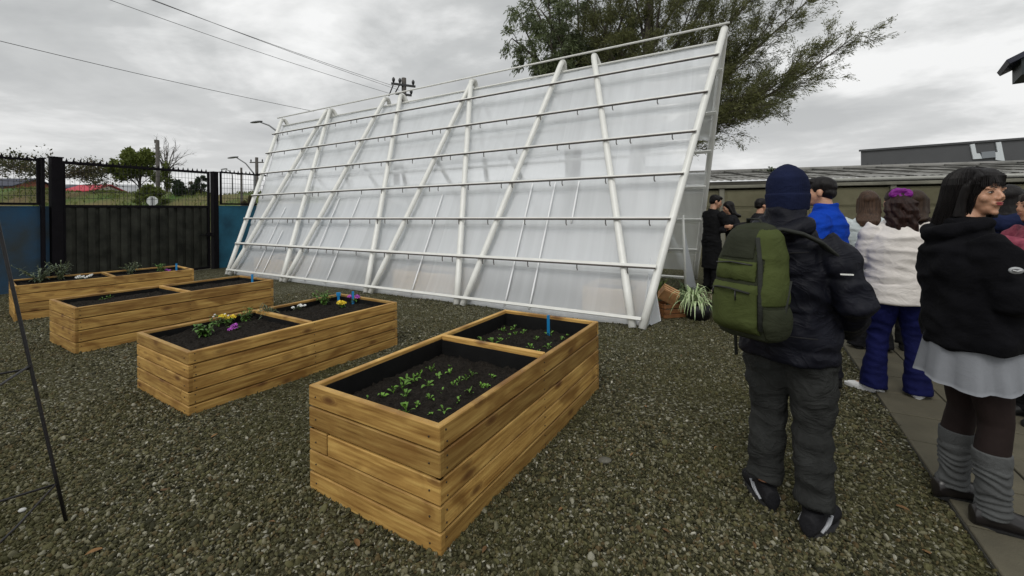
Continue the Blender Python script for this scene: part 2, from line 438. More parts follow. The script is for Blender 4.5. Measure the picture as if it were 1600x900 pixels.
_m = MB(); _m.loft([((0, .004, 0), .0045, .0045, Matrix.Rotation(rad(90), 3, 'X')), ((0, -.0015, 0), .0042, .0042, Matrix.Rotation(rad(90), 3, 'X'))], 8)
SCREW = _m.mesh('screw', mat('screw_metal', (.05, .04, .03), .5, metal=.6))
def planter(idx, nx, ny, th, w, l, h, boards, zb, div, label):
    root = empty('planter_box', (nx, ny, 0), th, label, 'planter', 'raised planter boxes of pine boards')
    rnd = random.Random(10 + idx)
    t = .035
    bh = (h - zb) / boards
    fr = MB()
    RY = Matrix.Rotation(rad(90), 3, 'Z')
    for i in range(boards):
        z0 = zb + i * bh
        top = i == boards - 1
        hh = bh - .008
        zc = z0 + bh / 2
        # long sides (x along length); short sides
        jj = rnd.uniform(-.002, .002)
        fr.box((l / 2, t / 2 + jj, zc), (l, t, hh), None, .005, rnd.random() + .01)
        fr.box((l / 2, w - t / 2, zc), (l, t, hh), None, .005, rnd.random() + .01)
        if i == 1 and idx in (1,):
            fr.box((t / 2, .09, zc), (.14, t, hh), RY, .004, rnd.random()) if False else None
        for xx in (t / 2 - .002, l - t / 2 + .002):
            if i == 2 and idx == 0 and xx < .1:
                # the board that is pieced together, with a notch at the joint
                fr.box((xx, w - .075 - t + .036, zc), (.145, t, hh), RY, .004, rnd.random() + .01)
                fr.box((xx, (w - .155) / 2, zc), (w - .155, t, hh), RY, .004, rnd.random() + .01)
            elif i == 1 and idx == 1 and xx < .1:
                fr.box((xx, .062, zc), (.12, t, hh), RY, .004, rnd.random() + .01)
                fr.box((xx, .128 + (w - .128) / 2, zc), (w - .128, t, hh), RY, .004, rnd.random() + .01)
            else:
                fr.box((xx, w / 2, zc + .001), (w + .002, t, hh), RY, .005, rnd.random() + .01)
    fr.obj('board_frame', M_WOOD, root)
    for i in range(boards):
        zc = zb + (i + .5) * bh
        if zc < .03: continue
        for (sx, sy) in ((.045, -.0015), (l * .5, -.0015), (l - .045, -.0015)):
            for dz_ in (-.028, .028):
                s_ = link('screw', SCREW, root); s_.location = (sx + rnd.uniform(-.006, .006), sy, zc + dz_ + rnd.uniform(-.004, .004))
        for sy in (.06, w - .06):
            s_ = link('screw', SCREW, root); s_.location = (-.004, sy, zc + rnd.uniform(-.01, .01)); s_.rotation_euler = (0, 0, rad(-90))
    dv = MB(); dv.box((l * div, w / 2, h - .05), (w - 2 * t - .002, .04, .10), RY, .004, rnd.random() + .01)
    dv.obj('divider', M_WOOD, root)
    ln = MB()
    dz = .012
    for (c, s_) in (((l / 2, t + .006, h / 2 - dz), (l - 2 * t, .006, h - .03)), ((l / 2, w - t - .006, h / 2 - dz), (l - 2 * t, .006, h - .03)),
                    ((t + .006, w / 2, h / 2 - dz), (.006, w - 2 * t - .014, h - .03)), ((l - t - .006, w / 2, h / 2 - dz), (.006, w - 2 * t - .014, h - .03)),
                    ((l * div - .026, w / 2, h / 2 - dz), (.006, w - 2 * t - .016, h - .04)), ((l * div + .026, w / 2, h / 2 - dz), (.006, w - 2 * t - .016, h - .04))):
        ln.box(c, s_)
    ln.obj('liner', M_LINER, root)
    sz = h - (.135 if idx == 0 else .075)
    rs = np.random.RandomState(idx)
    xs = np.arange(t + .01, l - t - .009, .012); ys = np.arange(t + .01, w - t - .009, .012)
    amp = rs.rand(len(ys), len(xs))
    def zf(X, Y):
        z = sz + .012 * np.sin(X * 9 + idx) * np.sin(Y * 11) + .008 * np.sin(X * 23 + 2) * np.sin(Y * 29 + idx)
        a = amp.copy()
        a = (a + np.roll(a, 1, 0) + np.roll(a, 1, 1) + np.roll(a, (1, 1), (0, 1))) / 4
        return z + (a - .5) * .032 + (amp > .985) * .012
    link('soil', grid_mesh('soil', xs, ys, zf, M_SOIL, False), root)
    return root, sz
PL = [(-.325, 1.851, 1.030, .925, 2.018, .567, 5, -.02, .535, 'nearest raised planter of pine boards, five boards high, holding seedlings'),
      (-2.400, 3.145, 1.000, 1.03, 2.010, .485, 5, -.02, .49, 'planter of pine boards with yellow pansies, second nearest to the camera'),
      (-4.727, 4.599, 1.020, .953, 2.143, .507, 4, -.01, .50, 'planter of pine boards with nearly bare soil, third from the camera'),
      (-7.056, 6.033, .915, .97, 2.119, .516, 4, -.01, .50, 'farthest planter of pine boards, beside the black gate, with a white flowering plant')]
PROOT = []; PSZ = []
for i, a in enumerate(PL):
    r_, z_ = planter(i, *a); PROOT.append(r_); PSZ.append(z_)
def pl_world(i, u, v, z=None):
    """point in planter i: u along length, v across (metres)"""
    nx, ny, th = PL[i][:3]
    return Vector((nx + math.cos(th) * u - math.sin(th) * v, ny + math.sin(th) * u + math.cos(th) * v, PSZ[i] if z is None else z))
def pl_px(i, px, py):
    """the soil point of planter i that the given picture point shows"""
    p = gat(px, py, PSZ[i]); nx, ny, th, w, l = PL[i][:5]
    u = (p.x - nx) * math.cos(th) + (p.y - ny) * math.sin(th); v = -(p.x - nx) * math.sin(th) + (p.y - ny) * math.cos(th)
    u = min(max(u, .10), l - .10); v = min(max(v, .10), w - .12)
    q = pl_world(i, u, v); q.z -= .012; return q

def leaf(mb, base, direc, length, width, droop=.3, n=4, curl=0.0):
    d = Vector(direc).normalized(); side = d.cross(Vector((0, 0, 1)))
    side = side.normalized() if side.length > 1e-4 else Vector((1, 0, 0))
    vs = []; fs = []; p = Vector(base)
    for i in range(n + 1):
        s = i / n
        wv = width * math.sin(math.pi * min(1, .12 + s * .88)) ** .8 * .5 if i < n else width * .04
        dd = (d + Vector((0, 0, -droop * s * s * 2))).normalized()
        if i: p = p + dd * (length / n)
        vs += [p - side * wv + Vector((0, 0, wv * .4)), p, p + side * wv + Vector((0, 0, wv * .4))]
    for i in range(n):
        a = i * 3
        fs += [(a, a + 1, a + 4, a + 3), (a + 1, a + 2, a + 5, a + 4)]
    mb.add(vs, fs, None, True)
def seedling_mesh(seed, h=.05, nl=5, lw=.018, ll=.045):
    rnd = random.Random(seed); mb = MB()
    for k in range(nl):
        a = 2 * math.pi * k / nl + rnd.uniform(-.5, .5); el = rnd.uniform(.35, 1.3)
        b0 = Vector((0, 0, rnd.uniform(.005, h * .5)))
        d = Vector((math.cos(a) * math.cos(el), math.sin(a) * math.cos(el), math.sin(el)))
        st = b0 + d * h * .5
        mb.tube([(0, 0, 0), b0, st], [.0016, .0014, .001], 4)
        leaf(mb, st, d, ll * rnd.uniform(.7, 1.25), lw * rnd.uniform(.8, 1.3), rnd.uniform(.2, .8))
    return mb.mesh('seedling', M_LEAF)
SEED = [seedling_mesh(s, .022 + .008 * (s % 3), 4 + s % 3, .013, .026) for s in range(6)]
def seedlings(i, pts, label, group, sc=1.0, seed=0):
    rnd = random.Random(seed)
    for (px, py) in pts:
        o = link('seedling', SEED[rnd.randrange(6)]); o.location = pl_px(i, px, py)
        o.rotation_euler = (rnd.uniform(-.15, .15), rnd.uniform(-.15, .15), rnd.uniform(0, 6.3))
        s = sc * rnd.uniform(.75, 1.2); o.scale = (s, s, s)
        tag(o, label, 'seedling', group)
z5 = [(185, 405), (285, 390), (375, 340), (440, 310), (470, 275), (530, 262), (580, 215), (640, 290), (668, 180), (725, 235), (820, 195), (815, 150), (840, 298), (750, 345), (655, 410), (560, 445), (475, 500), (470, 385), (675, 525), (770, 495), (885, 410), (965, 355), (940, 245), (990, 205), (1140, 232), (1060, 300), (1105, 305), (890, 262)]
seedlings(0, [(540 + x * .2, 540 + y * .2 + 4) for x, y in z5], 'tiny bright green seedling in the soil of the near compartment of the nearest planter', 'seedlings in the near compartment', 1.15, 4)
z6 = [(600, 155), (625, 158), (665, 160), (683, 135), (700, 118), (715, 145), (740, 130), (765, 125), (735, 108), (810, 145), (790, 175), (855, 130), (850, 172), (895, 145), (912, 132), (815, 190), (690, 150), (720, 133)]
seedlings(0, [(460 + x * .467, 460 + y * .467 + 3) for x, y in z6], 'small green seedling in the soil of the far compartment of the nearest planter', 'seedlings in the far compartment', 1.1, 5)
seedlings(2, [(158, 467), (170, 466)], 'small green seedling in the nearly bare planter', 'seedlings in the third planter', 1.3, 6)

def stake(p, h, label, rz=0.0, mallet=False):
    mb = MB(); R3 = Matrix.Rotation(rz, 3, 'Z')
    mb.box((0, 0, h / 2 - .03), (.026 if h > .15 else .03, .006, h + .06), R3, .001)
    if mallet: mb.box((0.0, 0, h - .018), (.05, .012, .045), R3, .002)
    o = mb.obj('plant_marker', M_BLUE); o.location = p
    return tag(o, label, 'plant marker', 'blue plant markers stuck in the planters')
stake(pl_px(0, 857, 524), .185, 'blue plastic marker at the far end of the nearest planter', .4)
stake(pl_px(1, 572, 470), .16, 'blue plastic marker in the far right corner of the planter with pansies', .4)
stake(pl_px(1, 522, 470), .12, 'short blue tag among green herbs in the planter with pansies', .2, True)
stake(pl_px(2, 398, 442), .15, 'blue plastic marker in the planter with nearly bare soil', .4)
stake(pl_px(3, 279, 423), .15, 'blue plastic marker in the farthest planter', .4)

def bushy(name, loc, h, r, nl_, m_leaf, lw, ll, label, cat, seed, flowers=None, fm=None, fr=.014, stems=6, up=.8, group=None, bscale=1.4):
    """small leafy plant: > stems (stem), foliage, flower(s)"""
    rnd = random.Random(seed); nl = int(nl_ * 1.6); fr = fr * .72
    root = empty(name, loc, 0, label, cat, group)
    if bscale != 1: root.scale = (bscale,) * 3
    st = MB(); fo = MB()
    tips = []
    for k in range(stems):
        a = 2 * math.pi * k / stems + rnd.uniform(-.4, .4); rr = r * rnd.uniform(.3, 1)
        hh = h * rnd.uniform(.6, 1)
        pts = [Vector((0, 0, 0)), Vector((math.cos(a) * rr * .35, math.sin(a) * rr * .35, hh * .5)), Vector((math.cos(a) * rr, math.sin(a) * rr, hh))]
        st.tube(pts, [.004, .003, .0015], 5); tips.append((pts, a))
    for k in range(nl):
        pts, a = tips[k % stems]; s = rnd.uniform(.15, 1)
        p = pts[0].lerp(pts[1], s * 2) if s < .5 else pts[1].lerp(pts[2], s * 2 - 1)
        aa = rnd.uniform(0, 6.28); el = rnd.uniform(-.1, 1.2) * up
        leaf(fo, p, (math.cos(aa) * math.cos(el), math.sin(aa) * math.cos(el), math.sin(el)), ll * rnd.uniform(.6, 1.3), lw * rnd.uniform(.7, 1.2), rnd.uniform(.1, .8), 3)
    st.obj('stem', M_STEM, root); fo.obj('foliage', m_leaf, root)
    if flowers:
        for k in range(flowers):
            pts, a = tips[k % stems]
            c = pts[2] + Vector((rnd.uniform(-.02, .02), rnd.uniform(-.02, .02), rnd.uniform(.0, .02)))
            fb = MB(); pn = 5
            for q in range(pn):
                an = 2 * math.pi * q / pn
                leaf(fb, c, (math.cos(an), math.sin(an) - .5, .9), fr * 1.5, fr * 1.6, .9, 3)
            fb.obj('flower', fm, root)
    return root
bushy('leafy_herb', pl_px(1, 318, 524), .085, .085, 60, M_LEAF2, .022, .04, 'leafy green herb at the near end of the planter with pansies', 'herb', 1, stems=9)
bushy('white_flowering_herb', pl_px(1, 310, 503), .10, .05, 24, M_LEAF2, .012, .025, 'thin herb with tiny white blossoms behind the leafy herb', 'flower', 2, 4, M_WHT, .008)
bushy('yellow_pansy', pl_px(1, 350, 506), .07, .045, 26, M_LEAF2, .02, .03, 'yellow pansy in bloom in the near half of the planter with pansies', 'flower', 3, 6, M_YEL, .021)
bushy('purple_cyclamen', pl_px(1, 366, 515), .02, .035, 12, M_LEAF2, .02, .03, 'low purple flower close to the edge in front of the yellow pansy', 'flower', 4, 5, M_PUR, .02)
bushy('sprawling_herb', pl_px(1, 378, 500), .10, .06, 34, M_LEAF2, .012, .04, 'feathery green herb right of the yellow pansy in the near half', 'herb', 5, stems=6)
bushy('grassy_herb', pl_px(1, 418, 497), .09, .07, 50, M_LEAFD, .007, .06, 'grassy grey green herb against the divider of the planter with pansies', 'herb', 6, stems=14, up=1.2)
bushy('white_pansy', pl_px(1, 461, 483), .05, .04, 14, M_LEAFD, .016, .025, 'small white pansy just past the divider', 'flower', 7, 5, M_WHT, .016)
bushy('rue_herb', pl_px(1, 505, 476), .13, .10, 110, M_LEAF2, .014, .028, 'tall airy green herb beside the short blue tag', 'herb', 8, stems=12)
bushy('yellow_pansy', pl_px(1, 533, 480), .055, .05, 22, M_LEAF2, .02, .03, 'yellow pansy in bloom in the far half of the planter with pansies', 'flower', 9, 6, M_YEL, .022)
bushy('purple_pansy', pl_px(1, 553, 474), .06, .03, 14, M_LEAF2, .018, .03, 'purple pansy near the far corner between yellow pansy and blue marker', 'flower', 10, 4, M_PUR, .024)
bushy('white_flowering_plant', pl_px(3, 132, 436), .035, .09, 18, M_LEAFD, .02, .035, 'low plant with white blossoms in the farthest planter', 'flower', 11, 9, M_WHT, .024, stems=9)
bushy('grey_shrub', pl_px(3, 60, 440), .22, .22, 120, M_LEAFD, .012, .06, 'wispy grey green shrub at the near end of the farthest planter', 'shrub', 12, stems=14)
bushy('woody_shrub', pl_px(3, 88, 434), .26, .16, 60, M_LEAFD, .012, .06, 'taller woody shrub beside the wispy grey shrub in the farthest planter', 'shrub', 13, stems=10)
bushy('thin_shrub', pl_px(3, 205, 428), .17, .15, 60, M_LEAFD, .012, .05, 'dull thin shrub before the black gate in the farthest planter', 'shrub', 14, stems=12)
bushy('green_sprig', pl_px(3, 252, 426), .13, .07, 40, M_LEAF2, .014, .04, 'fresh green sprig near the blue marker of the farthest planter', 'shrub', 15, stems=8)
bushy('purple_pansy', pl_px(3, 262, 425), .03, .03, 10, M_LEAF2, .018, .03, 'purple pansy low in the soil at the far end of the farthest planter', 'flower', 16, 3, M_PUR, .024)
# ------------------------------------------------------------------ the greenhouse
GA = Vector((.857, -.515, 0)).normalized(); GB = Vector((.515, .857, 0)).normalized(); GZ = Vector((0, 0, 1))
GO = Vector((1.56, 5.363, 0)); GHW = 2.235; GH_ = 4.47
GN = (GZ * GHW - GB * GH_).normalized(); GN = Vector((-GB.x * GH_, -GB.y * GH_, GHW)).normalized()   # outward normal of the front slope
GNR = Vector((GB.x * GH_, GB.y * GH_, GHW)).normalized()
FEET = [0.0, -2.82, -4.96, -7.68, -10.0]
def gf(t, s, off=0.0):   # front slope
    return GO + GA * t + GB * (GHW * s) + GZ * (GH_ * s) + GN * off
def gr(t, s, off=0.0):   # rear slope
    return GO + GA * t + GB * (GHW * (2 - s)) + GZ * (GH_ * s) + GNR * off
M_TUBE = mat('white_paint', (.74, .74, .70), .35, .05, 6, .08, 30)
M_SEAM = mat('seam_tape', (.80, .81, .82), .6)
M_STRIP = mat('brown_strip', (.055, .042, .034), .6, .2, 20)
M_CLIP = mat('metal_clip', (.07, .065, .06), .5)
def m_film(name, dens=.5, tint=(.86, .88, .88), rr=.22, tlw=.32, clear=0.0):
    m = bpy.data.materials.new(name); m.use_nodes = True
    t = m.node_tree; L = t.links.new; t.nodes.remove(t.nodes['Principled BSDF'])
    out = t.nodes['Material Output']
    df = t.nodes.new('ShaderNodeBsdfDiffuse'); tl = t.nodes.new('ShaderNodeBsdfTranslucent'); tp = t.nodes.new('ShaderNodeBsdfRefraction'); gl = t.nodes.new('ShaderNodeBsdfGlossy')
    tr = t.nodes.new('ShaderNodeBsdfTransparent'); tr.inputs[0].default_value = (.9, .92, .92, 1)
    tc = t.nodes.new('ShaderNodeTexCoord')
    n = t.nodes.new('ShaderNodeTexNoise'); n.inputs['Scale'].default_value = 1.1; n.inputs['Detail'].default_value = 5
    mp = t.nodes.new('ShaderNodeMapping'); mp.inputs['Scale'].default_value = (1, 1, .45); L(tc.outputs['Object'], mp.inputs[0]); L(mp.outputs[0], n.inputs['Vector'])
    r = t.nodes.new('ShaderNodeValToRGB'); L(n.outputs[0], r.inputs[0])
    r.color_ramp.elements[0].position = .3; r.color_ramp.elements[0].color = (*[c * .94 for c in tint], 1)
    r.color_ramp.elements[1].position = .7; r.color_ramp.elements[1].color = (*tint, 1)
    L(r.outputs[0], df.inputs[0]); L(r.outputs[0], tl.inputs[0])
    dA = t.nodes.new('ShaderNodeVectorMath'); dA.operation = 'DOT_PRODUCT'; L(tc.outputs['Object'], dA.inputs[0]); dA.inputs[1].default_value = GA
    sx_ = t.nodes.new('ShaderNodeSeparateXYZ'); L(tc.outputs['Object'], sx_.inputs[0])
    fl = t.nodes.new('ShaderNodeMath'); fl.operation = 'SNAP'; L(dA.outputs['Value'], fl.inputs[0]); fl.inputs[1].default_value = 1.03
    fz = t.nodes.new('ShaderNodeMath'); fz.operation = 'SNAP'; L(sx_.outputs[2], fz.inputs[0]); fz.inputs[1].default_value = 1.26
    cw = t.nodes.new('ShaderNodeCombineXYZ'); L(fl.outputs[0], cw.inputs[0]); L(fz.outputs[0], cw.inputs[1])
    wn = t.nodes.new('ShaderNodeTexWhiteNoise'); wn.noise_dimensions = '2D'; L(cw.outputs[0], wn.inputs['Vector'])
    cf = t.nodes.new('ShaderNodeCombineXYZ'); L(dA.outputs['Value'], cf.inputs[0])
    zq = t.nodes.new('ShaderNodeMath'); zq.operation = 'MULTIPLY'; L(sx_.outputs[2], zq.inputs[0]); zq.inputs[1].default_value = .05; L(zq.outputs[0], cf.inputs[1])
    nf = t.nodes.new('ShaderNodeTexNoise'); nf.inputs['Scale'].default_value = 7; nf.inputs['Detail'].default_value = 4; L(cf.outputs[0], nf.inputs['Vector'])
    m1_ = t.nodes.new('ShaderNodeMapRange'); L(wn.outputs[0], m1_.inputs[0]); m1_.inputs[3].default_value = dens - .06; m1_.inputs[4].default_value = dens + .05
    m2_ = t.nodes.new('ShaderNodeMapRange'); L(nf.outputs[0], m2_.inputs[0]); m2_.inputs[1].default_value = .3; m2_.inputs[2].default_value = .7; m2_.inputs[3].default_value = -.05; m2_.inputs[4].default_value = .05
    ds = t.nodes.new('ShaderNodeMath'); ds.operation = 'ADD'; L(m1_.outputs[0], ds.inputs[0]); L(m2_.outputs[0], ds.inputs[1])
    def hump(sock, c, w):
        q1 = t.nodes.new('ShaderNodeMath'); q1.operation = 'SUBTRACT'; L(sock, q1.inputs[0]); q1.inputs[1].default_value = c
        q2 = t.nodes.new('ShaderNodeMath'); q2.operation = 'ABSOLUTE'; L(q1.outputs[0], q2.inputs[0])
        q3 = t.nodes.new('ShaderNodeMapRange'); q3.interpolation_type = 'SMOOTHSTEP'; L(q2.outputs[0], q3.inputs[0]); q3.inputs[1].default_value = 0; q3.inputs[2].default_value = w; q3.inputs[3].default_value = 1; q3.inputs[4].default_value = 0
        return q3.outputs[0]
    ax = GA.dot(GO)
    hb = t.nodes.new('ShaderNodeMath'); hb.operation = 'MULTIPLY'; L(hump(sx_.outputs[2], 2.22, .34), hb.inputs[0]); L(hump(dA.outputs['Value'], ax - 4.4, 4.6), hb.inputs[1])  # clearer band put into the film, imitating a bright streak of light
    dd_ = t.nodes.new('ShaderNodeMath'); dd_.operation = 'MULTIPLY_ADD'; L(hb.outputs[0], dd_.inputs[0]); dd_.inputs[1].default_value = -clear; L(ds.outputs[0], dd_.inputs[2]); dd_.use_clamp = True
    lo = t.nodes.new('ShaderNodeMath'); lo.operation = 'MULTIPLY_ADD'; L(hump(sx_.outputs[2], .22, .55), lo.inputs[0]); lo.inputs[1].default_value = -clear * .75; L(dd_.outputs[0], lo.inputs[2]); lo.use_clamp = True
    tp.inputs['Color'].default_value = (.93, .95, .95, 1); tp.inputs['Roughness'].default_value = rr; tp.inputs['IOR'].default_value = 1.03
    gl.inputs['Roughness'].default_value = .22; gl.inputs['Color'].default_value = (.9, .9, .9, 1)
    bp = t.nodes.new('ShaderNodeBump'); bp.inputs['Strength'].default_value = .25; bp.inputs['Distance'].default_value = .05
    n3 = t.nodes.new('ShaderNodeTexNoise'); n3.inputs['Scale'].default_value = 2.5; L(tc.outputs['Object'], n3.inputs['Vector']); L(n3.outputs[0], bp.inputs['Height'])
    L(bp.outputs[0], gl.inputs['Normal'])
    a1 = t.nodes.new('ShaderNodeMixShader'); a1.inputs[0].default_value = tlw; L(df.outputs[0], a1.inputs[1]); L(tl.outputs[0], a1.inputs[2])
    a0 = t.nodes.new('ShaderNodeMixShader'); a0.inputs[0].default_value = .25; L(tp.outputs[0], a0.inputs[1]); L(tr.outputs[0], a0.inputs[2])
    a2 = t.nodes.new('ShaderNodeMixShader'); L(lo.outputs[0], a2.inputs[0]); L(a0.outputs[0], a2.inputs[1]); L(a1.outputs[0], a2.inputs[2])
    fr = t.nodes.new('ShaderNodeFresnel'); fr.inputs[0].default_value = 1.4
    a3 = t.nodes.new('ShaderNodeMixShader'); L(fr.outputs[0], a3.inputs[0]); L(a2.outputs[0], a3.inputs[1]); L(gl.outputs[0], a3.inputs[2])
    L(a3.outputs[0], out.inputs[0])
    return m
M_FILM = m_film('greenhouse_film', .77, (.935,.96,.99), .20, clear=.34); M_FILMR = m_film('rear_film', .62, (.84, .85, .84), .12, .62)
def build_greenhouse():
    root = empty('greenhouse', GO, math.atan2(GA.y, GA.x), 'white framed sloping greenhouse clad in translucent sheeting', 'greenhouse')
    # children keep world coordinates: parent inverse
    inv = root.matrix_basis.inverted()
    def ob(mb, name, m):
        o = mb.obj(name, m, root); o.matrix_parent_inverse = inv; return o
    RT = .052
    for i, d in enumerate(FEET):
        for lean in (-1.36, .87):
            off = .06 if lean > 0 else -.06
            t0 = d + off
            tt = d + lean
            pts = []
            n = 10
            for k in range(n + 1):
                s = k / n * .955
                pts.append(gf(t0 + (tt - t0) * s, s))
            # bend over the ridge
            tA = t0 + (tt - t0) * .955
            apex = gf(tt, .985)
            for k in range(1, 8):
                a = k / 8
                p = gf(tA, .955).lerp(gf(tt, 1.0), a) if False else None
                q0 = gf(tA, .955); q1 = gf(tt, 1.005); q2 = gr(tA, .955)
                pts.append(q0 * (1 - a) ** 2 + q1 * 2 * a * (1 - a) + q2 * a * a)
            for k in range(n + 1):
                s = (1 - k / n) * .955
                pts.append(gr(t0 + (tt - t0) * s, s))
            mb = MB(); mb.tube(pts, RT, 14); ob(mb, 'frame_tube', M_TUBE)
    # purlins in front and behind
    t_l = [-10.0 - 1.44 * i / 7 - .04 for i in range(8)]; t_r = [.0 + .88 * i / 7 + .05 for i in range(8)]
    clip = MB(); clip.tube([(0, 0, .0), (0, -.004, -.055), (.014, -.012, -.085)], .009, 5); clipm = clip.mesh('clip', M_CLIP)
    rnd = random.Random(5)
    nclip = 0
    slope = Matrix((GA, (GB * GHW + GZ * GH_).normalized(), GN)).transposed()
    for i in range(8):
        s = (.1 + (GH_ - .1) * i / 7) / GH_
        off = RT + .022
        if i == 7:
            a, b_ = gf(t_l[7], .985, .06), gf(t_r[7], .985, .06)
            mb = MB(); mb.tube([a, b_], .019, 8); ob(mb, 'ridge_rail', M_TUBE)
        else:
            a, b_ = gf(t_l[i], s, off), gf(t_r[i], s, off)
            mb = MB(); mb.box((a + b_) / 2, ((b_ - a).length, .042 if i < 2 else .024, .030), slope, .003)
            pr = ob(mb, 'purlin', M_TUBE)
            if i > 0:
                dn = -slope.col[1] * (.027 if i < 2 else .020)
                mb = MB(); mb.box((a + b_) / 2 + dn, ((b_ - a).length - .02, .016, .026), slope)
                sp_ = mb.obj('strip', M_STRIP, pr)
            if i in (1, 2, 3, 4, 5, 6):
                t = t_l[i] + rnd.uniform(.3, .6)
                while t < t_r[i] - .2 and nclip < 98:
                    o = link('clip', clipm, root); o.matrix_parent_inverse = inv
                    o.location = gf(t, s, off + .004) - slope.col[1] * .03; o.rotation_euler = (0, 0, math.atan2(GA.y, GA.x)); nclip += 1
                    t += rnd.choice([.22, .62, .72, .8])
        if i < 7:
            a, b_ = gr(t_l[i], s, -.15), gr(t_r[i], s, -.15)
            slr = Matrix((GA, (-GB * GHW + GZ * GH_).normalized(), GNR)).transposed()
            mb = MB(); mb.box((a + b_) / 2, ((b_ - a).length, .055, .045), slr, .004); ob(mb, 'rear_purlin', M_TUBE)
    # front cladding: behind the tubes, pulled slightly in between purlins
    def sheet(fn, offb, m, name, s0, s1, edge=.0, sag=.03, tl0=-10.0, tr0=0.0, step=.6):
        nt_, ns = 110, 150
        V = []
        for j in range(ns + 1):
            s = s0 + (s1 - s0) * j / ns
            zz = GH_ * s
            ph = ((zz - .1) / ((GH_ - .1) / 7)) % 1.0
            g = -sag * math.sin(math.pi * ph) ** .7 if ph > 0 else 0
            # a soft fold just under each purlin
            g -= .022 * math.exp(-((ph - .86) / .035) ** 2)
            tl_ = tl0 - 1.44 * s + edge; tr_ = tr0 + .88 * s - edge
            for i in range(nt_ + 1):
                t = tl_ + (tr_ - tl_) * i / nt_
                w = .008 * math.sin(t * 2.1 + s * 5) + .004 * math.sin(t * 7.7 + s * 13)
                o_ = offb + (g + w) if fn is gf else offb + g + w
                V.append(fn(t, s, o_))
        i = (np.arange(ns)[:, None] * (nt_ + 1) + np.arange(nt_)[None]).ravel()
        F = np.stack([i, i + 1, i + nt_ + 2, i + nt_ + 1], 1)
        o = link(name, np_mesh(name, np.array([v[:] for v in V]), F, m, True), root); o.matrix_parent_inverse = inv
        return o
    sheet(gf, -.10, M_FILM, 'cladding', .004, .945)
    sheet(gr, -.10, M_FILMR, 'rear_cladding', .06, .50)
    sheet(gr, -.10, M_FILMR, 'rear_cladding', .625, .945)
    # rolled hem along the top of the front sheet
    mb = MB(); mb.tube([gf(-11.3, .945, -.10), gf(.80, .945, -.10)], .02, 8); ob(mb, 'top_hem', M_TUBE)
    # seams between the sheets
    for t, sa, sb in ((-9.1, .02, .38), (-8.75, .02, .25), (-7.1, .02, .42), (-6.4, .02, .42), (-4.0, .02, .42), (-2.05, .02, .45), (-1.62, .02, .45), (-1.2, .30, .45)):
        mb = MB()
        pts = [gf(t, sa + (sb - sa) * k / 8, -.088) for k in range(9)]
        mb.tube(pts, .016, 6, flat=.25); ob(mb, 'seam', M_SEAM)
    # loose end flaps by the open right end
    mb = MB()
    a = [gf(.02, .015, -.10), gf(.05, .20, -.10), GO + GA * .20 + GB * .42 + GZ * .03, GO + GA * .12 + GB * .2 + GZ * .01]
    mb.add(a + [p + GB * .006 for p in a], [(0, 1, 2, 3), (7, 6, 5, 4), (0, 4, 5, 1), (1, 5, 6, 2), (2, 6, 7, 3), (3, 7, 4, 0)]); ob(mb, 'end_flap', M_FILM)
    mb = MB()
    c = GO + GA * .25 + GB * 2.0
    a = [c + GZ * 1.25 - GB * .1, c + GZ * .02 + GA * .0 + GB * .1, c + GZ * .0 + GB * .55 + GA * .1 + GZ * .12, c + GB * .40 + GZ * .7]
    mb.add(a + [p - GA * .006 for p in a], [(0, 1, 2, 3), (7, 6, 5, 4), (0, 4, 5, 1), (1, 5, 6, 2), (2, 6, 7, 3), (3, 7, 4, 0)]); ob(mb, 'end_flap', M_FILM)
    mb = MB(); mb.tube([c + GZ * 1.4 - GB * .12, c + GB * .08 + GZ * 0], .02, 8); ob(mb, 'door_post', M_TUBE)
build_greenhouse()
# pale wooden beds standing inside the greenhouse, seen through the sheeting
M_PALE = mat('pale_board', (.68, .50, .30), .6, .2, 8, .1, 30, stretch=(.2, .2, 3))
for t0, t1, lb in ((-9.6, -8.0, 'pale wooden bed behind the sheeting at the left end of the greenhouse'), (-4.75, -3.25, 'pale wooden bed behind the sheeting in the middle of the greenhouse'), (-.9, -.15, 'pale wooden bed behind the sheeting beside the right end of the greenhouse')):
    r_ = empty('indoor_bed', GO + GA * t0 + GB * .42, math.atan2(GA.y, GA.x), lb, 'planter')
    mb = MB()
    for k in range(3):
        mb.box(((t1 - t0) / 2, .02, .07 + k * .13), (t1 - t0, .03, .124), None, .004)
        mb.box(((t1 - t0) / 2, .78, .07 + k * .13), (t1 - t0, .03, .124), None, .004)
        mb.box((.015, .4, .071 + k * .13), (.03, .728, .122), None, .004)
        mb.box((t1 - t0 - .015, .4, .071 + k * .13), (.03, .728, .122), None, .004)
    mb.obj('board_frame', M_PALE, r_)
    mb = MB(); mb.box(((t1 - t0) / 2, .4, .16), (t1 - t0 - .062, .726, .30)); mb.obj('soil', M_SOIL, r_)
# white clothing tag: far
# ------------------------------------------------------------------ gate and wall on the left
G0 = Vector((-8.15, 11.7, 0)); GD = Vector((.42, .907, 0)).normalized(); GNn = Vector((GD.y, -GD.x, 0)); GRZ = math.atan2(GD.y, GD.x)
R3G = Matrix.Rotation(GRZ, 3, 'Z')
M_GATE = mat('black_gate_metal', (.028, .029, .023), .8, .6, 3, .1, 20, spec=.2)
M_POST = mat('dark_post', (.006, .005, .007), .8, .3, 5, spec=.15)
M_MESHF = mat('fence_wire', (.012, .011, .016), .5)
M_BLUEW = mat('blue_wall_paint', (.012, .075, .125), .8, .5, 1.6, .4, 40, col2=(.03, .18, .29))
M_BLUEW2 = mat('weathered_blue_wall', (.035, .040, .034), .85, .4, 1.0, .4, 40, col2=(.014, .075, .16))
def gp(u, z=0, off=0): return G0 + GD * u + GNn * off + Vector((0, 0, z))
